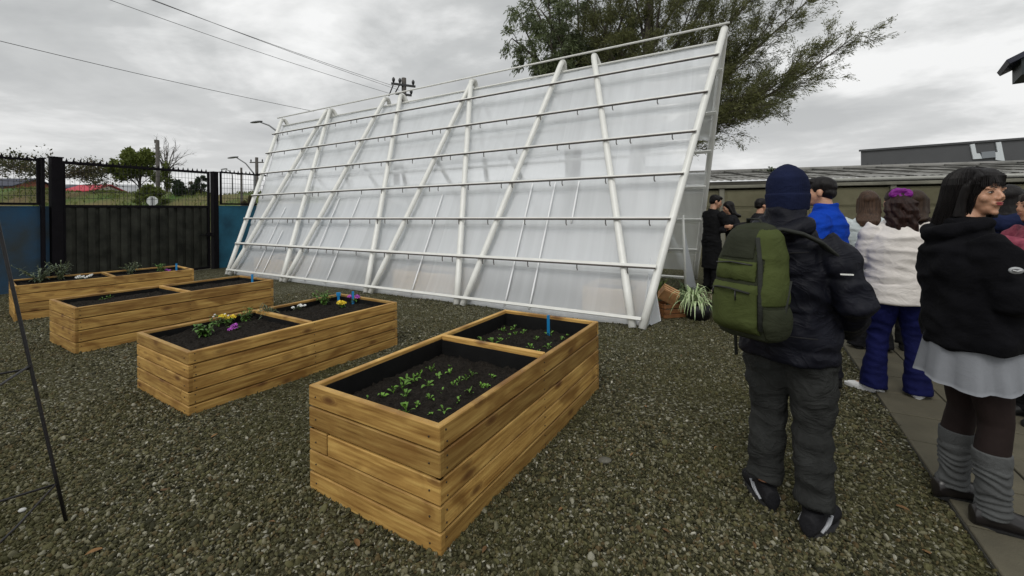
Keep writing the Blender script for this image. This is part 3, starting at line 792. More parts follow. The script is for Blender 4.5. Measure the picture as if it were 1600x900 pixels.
def build_gate():
    root = empty('metal_gate', gp(-1.7), 0, 'black sheet metal gate with mesh panel and spikes on top', 'gate')
    inv = root.matrix_basis.inverted()
    def ob(mb, name, m):
        o = mb.obj(name, m, root); o.matrix_parent_inverse = inv; return o
    u0, u1, zt, zm = -3.02, -.16, 1.70, 2.62
    mb = MB(); n = 15; wd = (u1 - u0) / n
    for k in range(n):       # corrugated sheet: raised ribs
        u = u0 + wd * (k + .5)
        mb.box(gp(u - wd * .18, zt / 2 + .03, .008), (wd * .60, .026, zt - .06), R3G, .003)
        mb.box(gp(u + wd * .31, zt / 2 + .03, -.022), (wd * .62, .012, zt - .06), R3G, .003)
    ob(mb, 'sheet_panel', M_GATE)
    mb = MB()
    for z in (.06, zt, zm):
        mb.box(gp((u0 + u1) / 2, z, .0), (u1 - u0 + .03, .055, .06), R3G, .004)
    for u in (u0, u1):
        mb.box(gp(u, zm / 2 + .03, .002), (.055, .05, zm - .02), R3G, .004)
    ob(mb, 'gate_frame', M_POST)
    mesh_panel(ob, u0 + .03, u1 - .03, zt + .03, zm - .03)
    spikes(ob, u0, u1, zm + .03)
    mb = MB(); mb.box(gp(u1 - .02, .95, .07), (.14, .05, .10), R3G, .004); mb.tube([gp(u1 - .06, .95, .09), gp(u1 - .28, .95, .10)], .012, 6); ob(mb, 'bolt', M_POST)
def mesh_panel(ob, u0, u1, z0, z1):
    mb = MB()
    n = int((u1 - u0) / .075)
    for k in range(n + 1):
        u = u0 + (u1 - u0) * k / n; mb.tube([gp(u, z0), gp(u, z1)], .0042, 4)
    m_ = int((z1 - z0) / .15)
    for k in range(1, m_ + 1):
        z = z0 + (z1 - z0) * k / (m_ + 1); mb.tube([gp(u0, z, .006), gp(u1, z, .006)], .0042, 4)
    ob(mb, 'wire_mesh', M_MESHF)
def spikes(ob, u0, u1, z):
    n = int((u1 - u0) / .11); me = None
    for k in range(n):
        c = gp(u0 + (k + .5) * (u1 - u0) / n, z)
        if me is None:
            mb = MB(); a = GD * .020; b = GNn * .006
            mb.add([c - a - b, c + a - b, c + a + b, c - a + b, c + Vector((0, 0, .075))], [(0, 1, 4), (1, 2, 4), (2, 3, 4), (3, 0, 4), (3, 2, 1, 0)])
            me = ob(mb, 'spike', M_POST); c0 = c
        else:
            o = me.copy(); COL.objects.link(o); o.parent = me.parent; o.matrix_parent_inverse = me.matrix_parent_inverse; o.location = c - c0
build_gate()
def fence_panel(u0, u1, z0, z1, label, sp=True):
    root = empty('mesh_fence', gp((u0 + u1) / 2, z0), 0, label, 'fence', None)
    inv = root.matrix_basis.inverted()
    def ob(mb, name, m):
        o = mb.obj(name, m, root); o.matrix_parent_inverse = inv; return o
    mb = MB()
    for z in (z0, z1): mb.box(gp((u0 + u1) / 2, z), (u1 - u0, .045, .045), R3G, .004)
    for u in (u0 + .022, u1 - .022): mb.box(gp(u, (z0 + z1) / 2, .001), (.044, .044, z1 - z0 - .046), R3G, .004)
    ob(mb, 'panel_frame', M_POST)
    mesh_panel(ob, u0 + .045, u1 - .045, z0 + .024, z1 - .024)
    spikes(ob, u0, u1, z1 + .022)
fence_panel(-7.2, -3.37, 1.745, 2.63, 'mesh fence panel with spikes on the wall left of the gate')
fence_panel(.14, 3.2, 1.78, 2.66, 'mesh fence panel with spikes behind the greenhouse end, right of the gate')
def wall(name, u0, u1, h, m, label, cap=None):
    mb = MB(); mb.box(gp((u0 + u1) / 2, h / 2 - .05, -.10), (u1 - u0, .16, h + .1), R3G, .006)
    o = mb.obj(name, m); tag(o, label, 'wall')
    return o
wall('boundary_wall', -9.5, -3.225, 1.70, M_BLUEW2, 'weathered grey blue wall left of the black gate')
wall('boundary_wall', -.02 + .12, 9.0, 1.73, M_BLUEW, 'blue painted wall right of the black gate')
def post(u, w, h, label):
    mb = MB(); mb.box(gp(u, h / 2, -.01), (w, .16, h), R3G, .006); mb.box(gp(u, h + .012, -.01), (w + .03, .19, .024), R3G, .004)
    return tag(mb.obj('gate_post', M_POST), label, 'post')
post(-3.13, .17, 2.70, 'wide dark post at the left side of the gate')
post(-3.335, .05, 2.66, 'thin dark post left of the wide gate post')
post(.0, .13, 2.64, 'dark post at the right side of the gate')

# ------------------------------------------------------------------ concrete panel wall, right
WP0 = Vector((2.2, 12.63, 0)); WP1 = Vector((5.45, 11.8, 0)); WD = (Vector((11.6, 10.15, 0)) - WP1).normalized()
M_CONC = mat('wall_concrete', (.085, .078, .042), .85, .35, 1.3, .4, 50, col2=(.15, .14, .085))
M_CONC2 = mat('wall_cap_concrete', (.17, .165, .13), .85, .25, 3, .3, 50)
def build_panel_wall():
    root = empty('concrete_wall', WP1, math.atan2(WD.y, WD.x), 'wall of stacked mossy concrete panels behind the people', 'wall')
    pm = MB(); po = MB(); cp = MB()
    x = -3.6
    while x < 14:
        po.box((x, 0, 1.02), (.13, .14, 2.04), None, .012)
        for k in range(4):
            pm.box((x + .98, .0, .25 + .5 * k), (1.83, .05, .494), None, .01)
            pm.box((x + .98, -.028, .25 + .5 * k), (1.70, .02, .40), None, .008)
        x += 1.96
    po.obj('post', M_CONC2, root); pm.obj('panel', M_CONC, root)
    cp.box((5.2, -.01, 2.085), (17.8, .20, .085), None, .012); cp.obj('coping', M_CONC2, root)
build_panel_wall()
M_ROOF = mat('fibre_cement_roof', (.16, .158, .145), .85, .3, 1.5, .3, 30, col2=(.27, .265, .25))
M_GUT = mat('gutter_metal', (.33, .33, .30), .5, .1, 4)
M_SHEDW = mat('shed_wall', (.05, .047, .035), .8, .3, 3)
def build_shed():
    root = empty('long_shed', WP1 + Vector((0, 1, 0)), math.atan2(WD.y, WD.x), 'long shed with a weathered grey sheet roof behind the concrete wall', 'shed')
    L0, L1 = -1.2, 20.0
    ez, rz_, depth = 2.24, 2.98, 6.2
    mb = MB()
    n = 190; rows = 4
    rnd = random.Random(8)
    def P(x, s): return (x, -.55 + depth * s, ez + (rz_ - ez) * s)
    pitch = .178
    for r_ in range(rows):
        s0, s1 = r_ / rows - (.012 if r_ else 0), (r_ + 1) / rows
        nx = int((L1 - L0) / pitch * 6)
        vs = []; fs = []
        for j, s in ((0, s0), (1, s1)):
            for i in range(nx + 1):
                x = L0 + (L1 - L0) * i / nx
                amp = .026 if False else .011
                p = P(x, s); vs.append((p[0], p[1], p[2] + amp * math.sin(2 * math.pi * x / pitch) + .012 * (rows - r_) - j * .012 + .004 * math.sin(x * 1.3 + r_ * 2)))
        k = len(vs) // 2
        for i in range(k - 1): fs.append((i, i + 1, k + i + 1, k + i))
        mb.add(vs, fs, None, True)
    mb.obj('roof', M_ROOF, root)
    sm = MB()
    x = L0
    while x < L1:
        a = P(x, 0); b_ = P(x, 1)
        sm.tube([(a[0], a[1], a[2] + .05), (b_[0], b_[1], b_[2] + .05)], .022, 6)
        x += 1.06
    for r_ in range(1, rows):
        a = P(L0, r_ / rows); b_ = P(L1, r_ / rows); sm.tube([(a[0], a[1], a[2] + .045), (b_[0], b_[1], b_[2] + .045)], .012, 6)
    sm.obj('roof_seam', mat('roof_seam', (.07, .068, .06), .9), root)
    g = MB(); g.tube([(2.1, -.62, ez - .02), (L1, -.62, ez - .02)], .055, 10); g.obj('gutter', M_GUT, root)
    f = MB(); f.box(((L0 + L1) / 2, -.50, ez - .065), (L1 - L0, .03, .17)); f.obj('fascia', M_SHEDW, root)
    w = MB(); w.box(((L0 + L1) / 2, 3.0, 1.08), (L1 - L0 - .4, 6.3, 2.16)); w.obj('wall', M_SHEDW, root)
    r2 = MB(); r2.tube([(L0, -.55 + depth, rz_ + .04), (L1, -.55 + depth, rz_ + .04)], .09, 8); r2.obj('ridge_cap', M_ROOF, root)
    for (x, s) in ((3.4, .78),):
        p = P(x, s)
        mo = bushy('moss_clump', (0, 0, 0), .12, .35, 60, M_LEAFD, .06, .08, 'low moss clump', 'plant', 77, stems=9)
        mo.location = root.matrix_basis @ Vector((p[0], p[1], p[2] + .02))
        tag(mo, 'low weeds growing on the shed roof behind the woollen hat', 'weeds')
build_shed()
def build_hall():
    # big dark grey hall far behind; two pale uprights and a grey block on its side
    Y = 42.0
    a = at(1345, 236, Y); b_ = at(1680, 211, Y * .93)
    d = Vector((b_.x - a.x, b_.y - a.y, 0)); ln = d.length; rz = math.atan2(d.y, d.x)
    root = empty('industrial_hall', (a.x, a.y, 0), rz, 'large flat grey hall with pale uprights on its side, far behind the shed', 'hall')
    h0 = a.z; h1 = b_.z
    mb = MB()
    bk = Matrix.Rotation(-rz, 3, 'Z') @ Vector((a.x, a.y, 0)).normalized() * 16
    vs = [(0, 0, 0), (ln, 0, 0), (ln + bk.x, bk.y, 0), (bk.x + .4, bk.y, 0), (0, 0, h0), (ln, 0, h1), (ln + bk.x, bk.y, h1), (bk.x + .4, bk.y, h0)]
    mb.add(vs, [(0, 3, 2, 1), (4, 5, 6, 7), (0, 1, 5, 4), (1, 2, 6, 5), (2, 3, 7, 6), (3, 0, 4, 7)]); mb.obj('wall', mat('hall_cladding', (.078, .080, .084), .7, .08, .5), root)
    mb = MB(); x = .6
    while x < ln:
        mb.box((x, -.02, 2.9), (.05, .04, 5.8)); x += 1.2
    mb.box((ln / 2, -.04, (h0 + h1) / 2 + .04), (ln + .3, .2, .18), Matrix.Rotation(-math.atan2(h1 - h0, ln), 3, 'Y')); mb.obj('trim', mat('hall_trim', (.07, .072, .076), .7), root)
    def pt(px, py):     # picture point -> local x,z on the hall's front
        r = ray(px, py); o = Vector((a.x, a.y, 0)); n = Vector((d.y, -d.x, 0)).normalized()
        k = (o - Vector((0, 0, 0))).dot(n) / r.dot(n); w_ = Vector((0, 0, CH)) + r * k - o
        return w_.dot(d.normalized()), w_.z
    Mw = mat('pale_panel', (.62, .66, .68), .6); Mg = mat('grey_block', (.22, .24, .26), .6)
    def poly(pts, name, m, y):
        mb = MB(); q = [pt(*p) for p in pts]; n = len(q)
        vs = [(x, y, z) for x, z in q] + [(x, y + .1, z) for x, z in q]
        fs = [tuple(range(n)), tuple(range(n, 2 * n))[::-1]] + [(i, n + i, n + (i + 1) % n, (i + 1) % n) for i in range(n)]
        mb.add(vs, fs); mb.obj(name, m, root)
    poly([(1514, 226), (1519, 249), (1533, 248), (1529, 240), (1524, 240), (1521, 225)], 'pale_upright', Mw, -.14)
    poly([(1554, 223), (1557, 238), (1553, 238), (1554, 250), (1568, 252), (1562, 222)], 'pale_upright', Mw, -.14)
    poly([(1531, 238), (1532, 248), (1553, 246), (1552, 236)], 'grey_block', Mg, -.18)
build_hall()
def build_eave():
    # corner of a dark roof reaching in at the right edge
    c = at(1574, 95, 14.0)
    root = empty('dark_roofed_building', (c.x, c.y, 0), rad(-42), 'dark navy roof corner of a building reaching in at the right edge', 'building')
    md = mat('navy_roof_trim', (.012, .014, .03), .5, .2, 3); mdw = mat('dark_cladding', (.012, .02, .022), .6, .2, 3)
    z = c.z; a = rad(27)
    mb = MB(); mb.box((4.5 * math.cos(a), .8, z - .06 + 4.5 * math.sin(a)), (9.0, 1.8, .17), Matrix.Rotation(-a, 3, 'Y'), .01); mb.obj('roof', md, root)
    mb = MB()
    vs = [(.30, .0, z - .52), (8.0, .0, z - .52), (8.0, .0, z + 3.9), (.30, .0, z + .03)]
    vs += [(x, 1.5, zz) for x, _, zz in vs]
    mb.add(vs, [(0, 1, 2, 3), (7, 6, 5, 4), (0, 4, 5, 1), (1, 5, 6, 2), (2, 6, 7, 3), (3, 7, 4, 0)]); mb.obj('gable', mdw, root)
    mb = MB(); mb.box((6.0, .75, z / 2 - .28), (3.4, 1.4, z - .5)); mb.obj('wall', mdw, root)
build_eave()

# ------------------------------------------------------------------ stand at the left edge
def build_stand():
    feet = [Vector((-2.204, 2.092, 0)), Vector((-2.78, 1.62, 0)), Vector((-1.95, 1.50, 0))]
    apex = Vector((-2.62, 1.98, 2.55))
    root = empty('plant_support_stand', (-2.3, 1.75, 0), 0, 'dark metal climbing plant support of leaning rods at the left edge', 'plant support')
    inv = root.matrix_basis.inverted(); m = mat('dark_rod', (.010, .009, .010), .45, .3, 20, .2, 60)
    def lp(i, s):
        p = feet[i].lerp(apex, s); return p + Vector((0, 0, 0))
    for i in range(3):
        mb = MB(); mb.tube([lp(i, k / 10) for k in range(11)], .0072, 8)
        o = mb.obj('leg', m, root); o.matrix_parent_inverse = inv
    for s in (.075, .30, .55, .78):
        for i, j in ((0, 1), (1, 2), (2, 0)):
            a, b_ = lp(i, s), lp(j, s * 1.02)
            mb = MB(); mb.tube([a, (a + b_) / 2 + Vector((0, 0, -.012)), b_], .0052, 6)
            o = mb.obj('crossbar', m, root); o.matrix_parent_inverse = inv
build_stand()
# ------------------------------------------------------------------ beyond the wall: bank, houses, poles, trees
M_BANK = mat('bank_grass', (.05, .11, .016), .95, .5, .35, .6, 20, col2=(.15, .11, .05))
def bank_z(X, Y):
    # ridge running roughly across the left, falling to the right
    u = (X + 36) / 34.0
    h = np.clip(1.0 - np.clip(u, 0, 1) ** 1.6, 0, 1) * 1.0
    k = np.clip((Y - 23) / 8.0, 0, 1); k = k * k * (3 - 2 * k)
    kr = np.clip((-9.5 - X) / 6.0, 0, 1)
    n = .10 * np.sin(X * 1.1 + Y * .7) + .08 * np.sin(X * 2.3 - Y * 1.9) + .15 * np.sin(X * .31 + 1)
    return -.3 + k * kr * (.3 + 1.55 + h * 1.75 + n)
bank = link('bank', grid_mesh('bank', np.arange(-110, -7, .5), np.arange(22, 75, .5), bank_z, M_BANK))
tag(bank, 'grassy earth bank rising beyond the wall', kind='structure')
def bz(x, y): return float(bank_z(np.array(x, float), np.array(y, float)))
def gable_house(name, p, w, d, wallh, roofh, rz, mw, mr, label, win=0):
    root = empty(name, p, rz, label, 'house')
    mb = MB()
    mb.box((0, 0, wallh / 2 - .6), (w, d, wallh + 1.2)); mb.obj('wall', mw, root)
    mb = MB(); e = .35; t = .12
    vs = [(-w / 2 - e, -d / 2 - e, wallh - .1), (w / 2 + e, -d / 2 - e, wallh - .1), (w / 2 + e, 0, wallh + roofh), (-w / 2 - e, 0, wallh + roofh), (-w / 2 - e, d / 2 + e, wallh - .1), (w / 2 + e, d / 2 + e, wallh - .1)]
    vs += [(x, y, z - t) for x, y, z in vs]
    mb.add(vs, [(0, 1, 2, 3), (3, 2, 5, 4), (7, 6, 9, 8)[::1], (9, 8, 11, 10)[::1], (0, 6, 7, 1), (4, 5, 11, 10), (0, 3, 9, 6), (3, 4, 10, 9), (1, 7, 8, 2), (2, 8, 11, 5)]); mb.obj('roof', mr, root)
    mb = MB(); mb.add([(-w / 2 + .01, -d / 2, wallh), (-w / 2 + .01, d / 2, wallh), (-w / 2 + .01, 0, wallh + roofh - .2), (w / 2 - .01, -d / 2, wallh), (w / 2 - .01, d / 2, wallh), (w / 2 - .01, 0, wallh + roofh - .2)], [(0, 2, 1), (3, 4, 5)]); mb.obj('gable', mw, root)
    for k in range(win):
        x = -w / 2 + w * (k + .5) / win
        mb = MB(); mb.box((x, -d / 2 - .02, wallh * .55), (w / win * .35, .06, wallh * .4)); mb.obj('window', M_DARKG, root)
    return root
M_DARKG = mat('dark_glass', (.02, .025, .03), .15)
M_RED = mat('red_roof', (.42, .022, .045), .6, .15, 2); M_GREYR = mat('grey_roof', (.28, .29, .30), .6, .15, 1)
M_NAVY = mat('navy_roof', (.02, .024, .045), .6, .2, 1); M_WALLW = mat('pale_house_wall', (.5, .48, .44), .8, .15, 1); M_WALLD = mat('dark_house_wall', (.05, .045, .045), .8, .2, 1)
M_BRICK = mat('brick_wall', (.22, .085, .05), .85, .3, 3)
def hs(px, py, Y): return at(px, py, Y)
p = hs(150, 297, 58); gable_house('red_roofed_house', (p.x, p.y, p.z - .4), 3.2, 5, .3, .85, .05, M_WALLW, M_RED, 'house with a bright red roof beyond the grassy bank')
p = hs(183, 300, 62); gable_house('grey_roofed_house', (p.x, p.y + 2, p.z - 1.2), 4.6, 6, 1.0, 1.4, .5, M_WALLW, M_GREYR, 'pale grey roofed house next to the red roof', 1)
p = hs(15, 291, 60); gable_house('navy_roofed_house', (p.x, p.y, p.z - .8), 6.5, 6, .8, 1.1, .1, M_BRICK, M_NAVY, 'house with dark navy roof and brick wall at the far left', 2)
p = hs(105, 297, 66); gable_house('long_dark_house', (p.x, p.y, p.z - .8), 13, 6, 1.0, .6, .05, M_WALLD, M_NAVY, 'long low dark roofed house behind the red roof', 4)
p = gat(262, 322); _b = gable_house('brick_hut', (*at(263, 320, 46).to_tuple()[:2], 0), 1.3, 1.6, 3.2, .5, .0, M_BRICK, M_GREYR, 'small brick coloured hut between bare tree and dark round tree', 1)

M_POLE = mat('pole_wood', (.075, .068, .060), .8, .25, 4); M_STEEL = mat('lamp_steel', (.16, .165, .17), .5)
M_INS = mat('insulator', (.03, .03, .032), .3)
def pole(px, ptop, Y, r, label, name='utility_pole', base=None, m=None):
    t = at(px, ptop, Y); b0 = Vector((t.x, t.y, 0 if base is None else base))
    root = empty(name, b0, 0, label, 'pole')
    mb = MB(); mb.tube([(0, 0, -.5), (0, 0, t.z - b0.z)], [r * 1.25, r], 10); mb.obj('shaft', m or M_POLE, root)
    return root, t.z - b0.z
r_, h = pole(246, 220, 30, .115, 'grey concrete pole standing before the bare tree')
mb = MB(); mb.box((0, 0, h - .5), (.34, .10, .08)); mb.box((-.05, 0, h - .05), (.2, .2, .22)); mb.obj('bracket', M_POLE, r_)
r_, h = pole(265, 265, 34, .05, 'thin pole between bare tree and dark round tree', m=M_STEEL)
r_, h = pole(377, 262, 26, .06, 'thin utility pole seen through the right mesh fence', m=M_POLE)
mb = MB(); mb.box((0, 0, h - .4), (.5, .08, .06)); mb.obj('crossarm', M_POLE, r_)
r_, h = pole(401, 246, 30, .10, 'utility pole with small crossarm beside the greenhouse left edge')
mb = MB(); mb.box((0, 0, h - .35), (.95, .08, .07)); mb.obj('crossarm', M_POLE, r_)
for x in (-.4, 0, .4):
    mb = MB(); mb.loft([((x, 0, h - .31), .03, .03), ((x, 0, h - .2), .05, .05), ((x, 0, h - .12), .02, .02)], 8); mb.obj('insulator', M_INS, r_)
def street_lamp(px_head, py_head, px_base, py_kink, Y, label):
    hd = at(px_head, py_head, Y); k = at(px_base, py_kink, Y)
    root = empty('street_lamp', (k.x, k.y, 0), 0, label, 'street lamp', 'street lamps beyond the wall')
    v = Vector((hd.x - k.x, 0, hd.z))
    mb = MB(); mb.tube([(0, 0, 0), (0, 0, k.z - .2), (v.x * .05, 0, k.z), (v.x * .45, 0, k.z + (hd.z - k.z) * .62), (v.x * .9, 0, hd.z - .02)], [.09, .06, .05, .04, .035], 8); mb.obj('lamp_post', M_STEEL, root)
    mb = MB(); mb.loft([(v + Vector((.42 * (1 if v.x < 0 else -1), 0, .0)), .03, .03), (v + Vector((.15, 0, .03)), .14, .05)], 8) if False else None
    sg = -1 if v.x < 0 else 1
    mb.ell((v.x + sg * .12, 0, v.z), (.36, .13, .06), Matrix.Rotation(sg * .12, 3, 'Y')); mb.obj('lamp_head', M_STEEL, root)
    return root
street_lamp(404, 190.5, 434, 205, 24, 'street lamp with its head poking out left of the greenhouse top')
street_lamp(367, 246, 398, 271, 27, 'curved street lamp head above the right mesh fence')
street_lamp(352, 264, 363, 272, 45, 'farthest street lamp seen small through the right mesh fence')
# pole with crossarms behind the greenhouse ridge, and the wires
pr, h = pole(631, 122, 24, .13, 'dark utility pole top with crossarms sticking up behind the greenhouse ridge')
R4 = Matrix.Rotation(.5, 3, 'Z')
for z, w in ((h - .42, 1.35), (h - .95, .9)):
    mb = MB(); mb.box((0, -.1, z), (w, .10, .11), R4); mb.obj('crossarm', M_INS, pr)
for x, z in ((-.6, h - .36), (-.25, h - .36), (.5, h - .36), (.38, h - .9)):
    q = R4 @ Vector((x, -.1, 0)); mb = MB(); mb.loft([((q.x, q.y, z), .04, .04), ((q.x, q.y, z + .12), .085, .085), ((q.x, q.y, z + .2), .09, .09), ((q.x, q.y, z + .3), .03, .03)], 8); mb.obj('insulator', M_INS, pr)
mb = MB(); mb.tube([(-.55, -.2, h - .45), (-.8, -.2, h - 1.05)], .035, 6); mb.tube([(-.2, -.2, h - .45), (-.45, -.2, h - .9)], .035, 6); mb.obj('cutout', M_INS, pr)
M_WIRE = mat('wire', (.06, .06, .062), .6)
def wire(p0, Y0, p1, Y1, sag, r, label):
    a = at(*p0, Y0); b_ = at(*p1, Y1); mb = MB(); a2 = a + (a - b_) * .25
    n = 24
    pts = [a2.lerp(b_, k / n) - Vector((0, 0, sag * math.sin(math.pi * k / n))) for k in range(n + 1)]
    mb.tube(pts, r, 5); tag(mb.obj('overhead_wire', M_WIRE), label, 'wire', 'overhead wires')
wire((0, 61), 15, (490, 174), 24, .12, .012, 'lowest overhead wire, crossing the sky at the far left down to the greenhouse')
wire((183, 0), 15, (612, 147), 24, .15, .010, 'middle overhead wire running down to the pole behind the ridge')
wire((244, 0), 15, (620, 136), 24, .10, .010, 'upper of the paired overhead wires running to the pole behind the ridge')
wire((252, 2), 15, (624, 141), 24, .10, .010, 'lower of the paired overhead wires running to the pole behind the ridge')
# round sign
sp_ = at(238, 314, 27)
sg = empty('road_sign', (sp_.x, sp_.y, 0), rad(25), 'white backed octagonal road sign on a post beyond the gate', 'sign')
mb = MB(); mb.loft([((0, .012, sp_.z), .31, .31, Matrix.Rotation(rad(90), 3, 'X') @ Matrix.Rotation(rad(22.5), 3, 'Z')), ((0, -.012, sp_.z), .31, .31, Matrix.Rotation(rad(90), 3, 'X') @ Matrix.Rotation(rad(22.5), 3, 'Z'))], 8, True, False); mb.obj('sign_plate', mat('sign_back', (.6, .62, .62), .5), sg)
mb = MB(); mb.tube([(0, -.05, 0), (0, -.05, sp_.z + .25)], .03, 8); mb.obj('post', M_INS, sg)

# ------------------------------------------------------------------ trees
def leaf_cloud(name, pts, dirs, size, aspect, m, parent, seed, droop=0.0, spread=1.0):
    """one mesh of many small leaf faces; pts (n,3) positions, dirs (n,3) growing direction"""
    rs = np.random.RandomState(seed); n = len(pts)
    d = dirs + rs.normal(0, .45 * spread, (n, 3)); d[:, 2] -= droop
    d /= np.linalg.norm(d, axis=1)[:, None] + 1e-9
    r = rs.normal(0, 1, (n, 3)); s = np.cross(d, r); s /= np.linalg.norm(s, axis=1)[:, None] + 1e-9
    L_ = size * rs.uniform(.6, 1.4, (n, 1)); Wd = L_ * aspect
    a = pts; b_ = pts + d * L_ * .5 + s * Wd * .5; c = pts + d * L_; e = pts + d * L_ * .5 - s * Wd * .5
    V = np.stack([a, b_, c, e], 1).reshape(-1, 3); F = np.arange(n * 4).reshape(-1, 4)
    return link(name, np_mesh(name, V, F, m), parent)
def leafmat(name, c1, c2, sc=1.2):
    m = mat(name, c1, .6, 0, sc, col2=c2, spec=.3)
    t = m.node_tree; b = t.nodes['Principled BSDF']
    out = t.nodes['Material Output']; tl = t.nodes.new('ShaderNodeBsdfTranslucent'); tl.inputs[0].default_value = (*[min(1, q * 1.3) for q in c2], 1)
    mx = t.nodes.new('ShaderNodeMixShader'); mx.inputs[0].default_value = .2
    t.links.new(b.outputs[0], mx.inputs[1]); t.links.new(tl.outputs[0], mx.inputs[2]); t.links.new(mx.outputs[0], out.inputs[0])
    return m
M_BARK = mat('bark', (.060, .050, .040), .9, .3, 4, .5, 12)
M_CYP = leafmat('conifer_foliage', (.055, .065, .026), (.15, .155, .055), .8)
M_EUC = leafmat('eucalyptus_foliage', (.065, .085, .042), (.15, .18, .08), .9)

def curved(a, b_, bow, n=8):
    a = Vector(a); b_ = Vector(b_)
    return [a.lerp(b_, k / n) + Vector(bow) * math.sin(math.pi * k / n) for k in range(n + 1)]
def branching(mb, path, r0, r1, rnd, depth, tips, nsub, lsub, up, sprd, out_bias=None):
    mb.tube(path, [r0 + (r1 - r0) * k / (len(path) - 1) for k in range(len(path))], 6 if r0 > .03 else 4)
    if depth == 0:
        tips.append(path); return
    n = len(path) - 1
    for k in range(nsub):
        s = rnd.uniform(.25, 1.0) if k else 1.0
        i = min(n - 1, int(s * n)); p = path[i].lerp(path[i + 1], s * n - i)
        t = (path[i + 1] - path[i]).normalized()
        side = Vector((rnd.gauss(0, 1), rnd.gauss(0, 1), rnd.gauss(0, 1))); side = (side - t * side.dot(t)).normalized()
        d = (t + side * sprd * rnd.uniform(.4, 1) + Vector((0, 0, up))).normalized()
        ll = lsub * rnd.uniform(.5, 1.15) * (1.15 - .4 * s)
        bow = Vector((rnd.uniform(-1, 1), rnd.uniform(-1, 1), rnd.uniform(-.3, 1))) * ll * .08
        branching(mb, curved(p, p + d * ll, bow, 5), max(r1 * 1.0, r0 * .38), r1 * .45, rnd, depth - 1, tips, nsub, lsub * .52, up, sprd)
def sample_tips(tips, per, rs, jit):
    P = []; D = []
    for path in tips:
        for _ in range(per):
            s = rs.uniform(.05, 1.05) * (len(path) - 1); i = min(len(path) - 2, int(s))
            p = path[i].lerp(path[i + 1], s - i); t = (path[i + 1] - path[i]).normalized()
            P.append((p.x, p.y, p.z)); D.append((t.x, t.y, t.z))
    P = np.array(P); P += rs.normal(0, jit, P.shape); return P, np.array(D)
def cypress():
    # big feathery conifer; trunk behind the greenhouse, limbs sweeping out to the upper right
    Y = 18.0
    base = Vector((5.0, Y, 0))
    root = empty('conifer_tree', base, 0, 'large dark feathery conifer behind the greenhouse with limbs sweeping right', 'tree')
    inv = root.matrix_basis.inverted()
    rnd = random.Random(21); wood = MB(); tips = []
    top = Vector((6.0, Y, 14.5)); tr = curved(base, top, (.25, 0, 0), 10)
    wood.tube(tr, [.42 - .036 * k for k in range(11)], 10)
    def start(z):
        s = min(1, z / 14.5) * 10; i = min(9, int(s)); return tr[i].lerp(tr[i + 1], s - i)
    limbs = [  # (start z, end px, end py, Y of the end)
        (3.9, 1345, 50, 18.5), (3.9, 1262, 98, 17.5), (3.8, 1175, 150, 18.2), (3.6, 1138, 175, 18.4), (3.6, 1120, 180, 17.6), (3.8, 1200, 130, 17), (3.9, 1150, 150, 17.2),
        (4.2, 1275, 82, 17), (4.5, 1225, 15, 18), (4.4, 1190, 70, 17.2), (5.2, 1280, -15, 19), (6, 1230, -70, 17), (6, 1180, -20, 19),
        (3.8, 1180, 130, 19), (4, 1245, 120, 19.5), (7, 1180, -110, 18), (5, 1150, 20, 16.5), (4.2, 1150, 90, 18.6), (4.4, 1135, 130, 17), (5.2, 1195, 35, 18.4),
        (5.0, 1110, 30, 17), (5.5, 1060, 60, 17), (6.5, 1010, 20, 18), (6.0, 980, 70, 17), (7, 960, 0, 17.5), (7, 1040, -60, 17), (8, 1100, -90, 18), (8, 980, -80, 18), (5.2, 1020, 90, 16.6), (5.5, 1090, -20, 19.5), (6, 930, 45, 18), (6.8, 900, -40, 18.5)]
    for (z, px, py, Ye) in limbs:
        a = start(z); e = at(px, py, Ye)
        ln = (e - a).length
        pth = curved(a, e, (0, rnd.uniform(-.2, .2), -ln * .05), 12)
        r0 = .035 + .008 * ln
        wood.tube(pth, [r0 * (1 - k / 12.5) + .008 for k in range(13)], 7)
        nb = int(ln * (5.4 if px < 1130 else 3.1))
        for k in range(nb):
            s = .30 + .70 * (k + rnd.random()) / nb; i = min(11, int(s * 12)); p = pth[i].lerp(pth[i + 1], s * 12 - i)
            t = (pth[i + 1] - pth[i]).normalized()
            side = Vector((rnd.gauss(0, 1), rnd.gauss(0, 1), rnd.gauss(0, .8))); side = (side - t * side.dot(t)).normalized()
            d = (t * 1.0 + side * rnd.uniform(.45, .95) + Vector((0, 0, rnd.uniform(-.15, .15)))).normalized()
            l2 = rnd.uniform(.6, 1.5) * (1.15 - .65 * s) * (1 + .08 * ln)
            branching(wood, curved(p, p + d * l2, (0, 0, -.06), 5), .016, .006, rnd, 1, tips, 5, l2 * .48, .03, .7)
    o = wood.obj('trunk', M_BARK, root); o.matrix_parent_inverse = inv
    rs = np.random.RandomState(3)
    P, D = sample_tips(tips, 44, rs, .075)
    o = leaf_cloud('crown', P, D, .115, .20, M_CYP, root, 4, .15); o.matrix_parent_inverse = inv
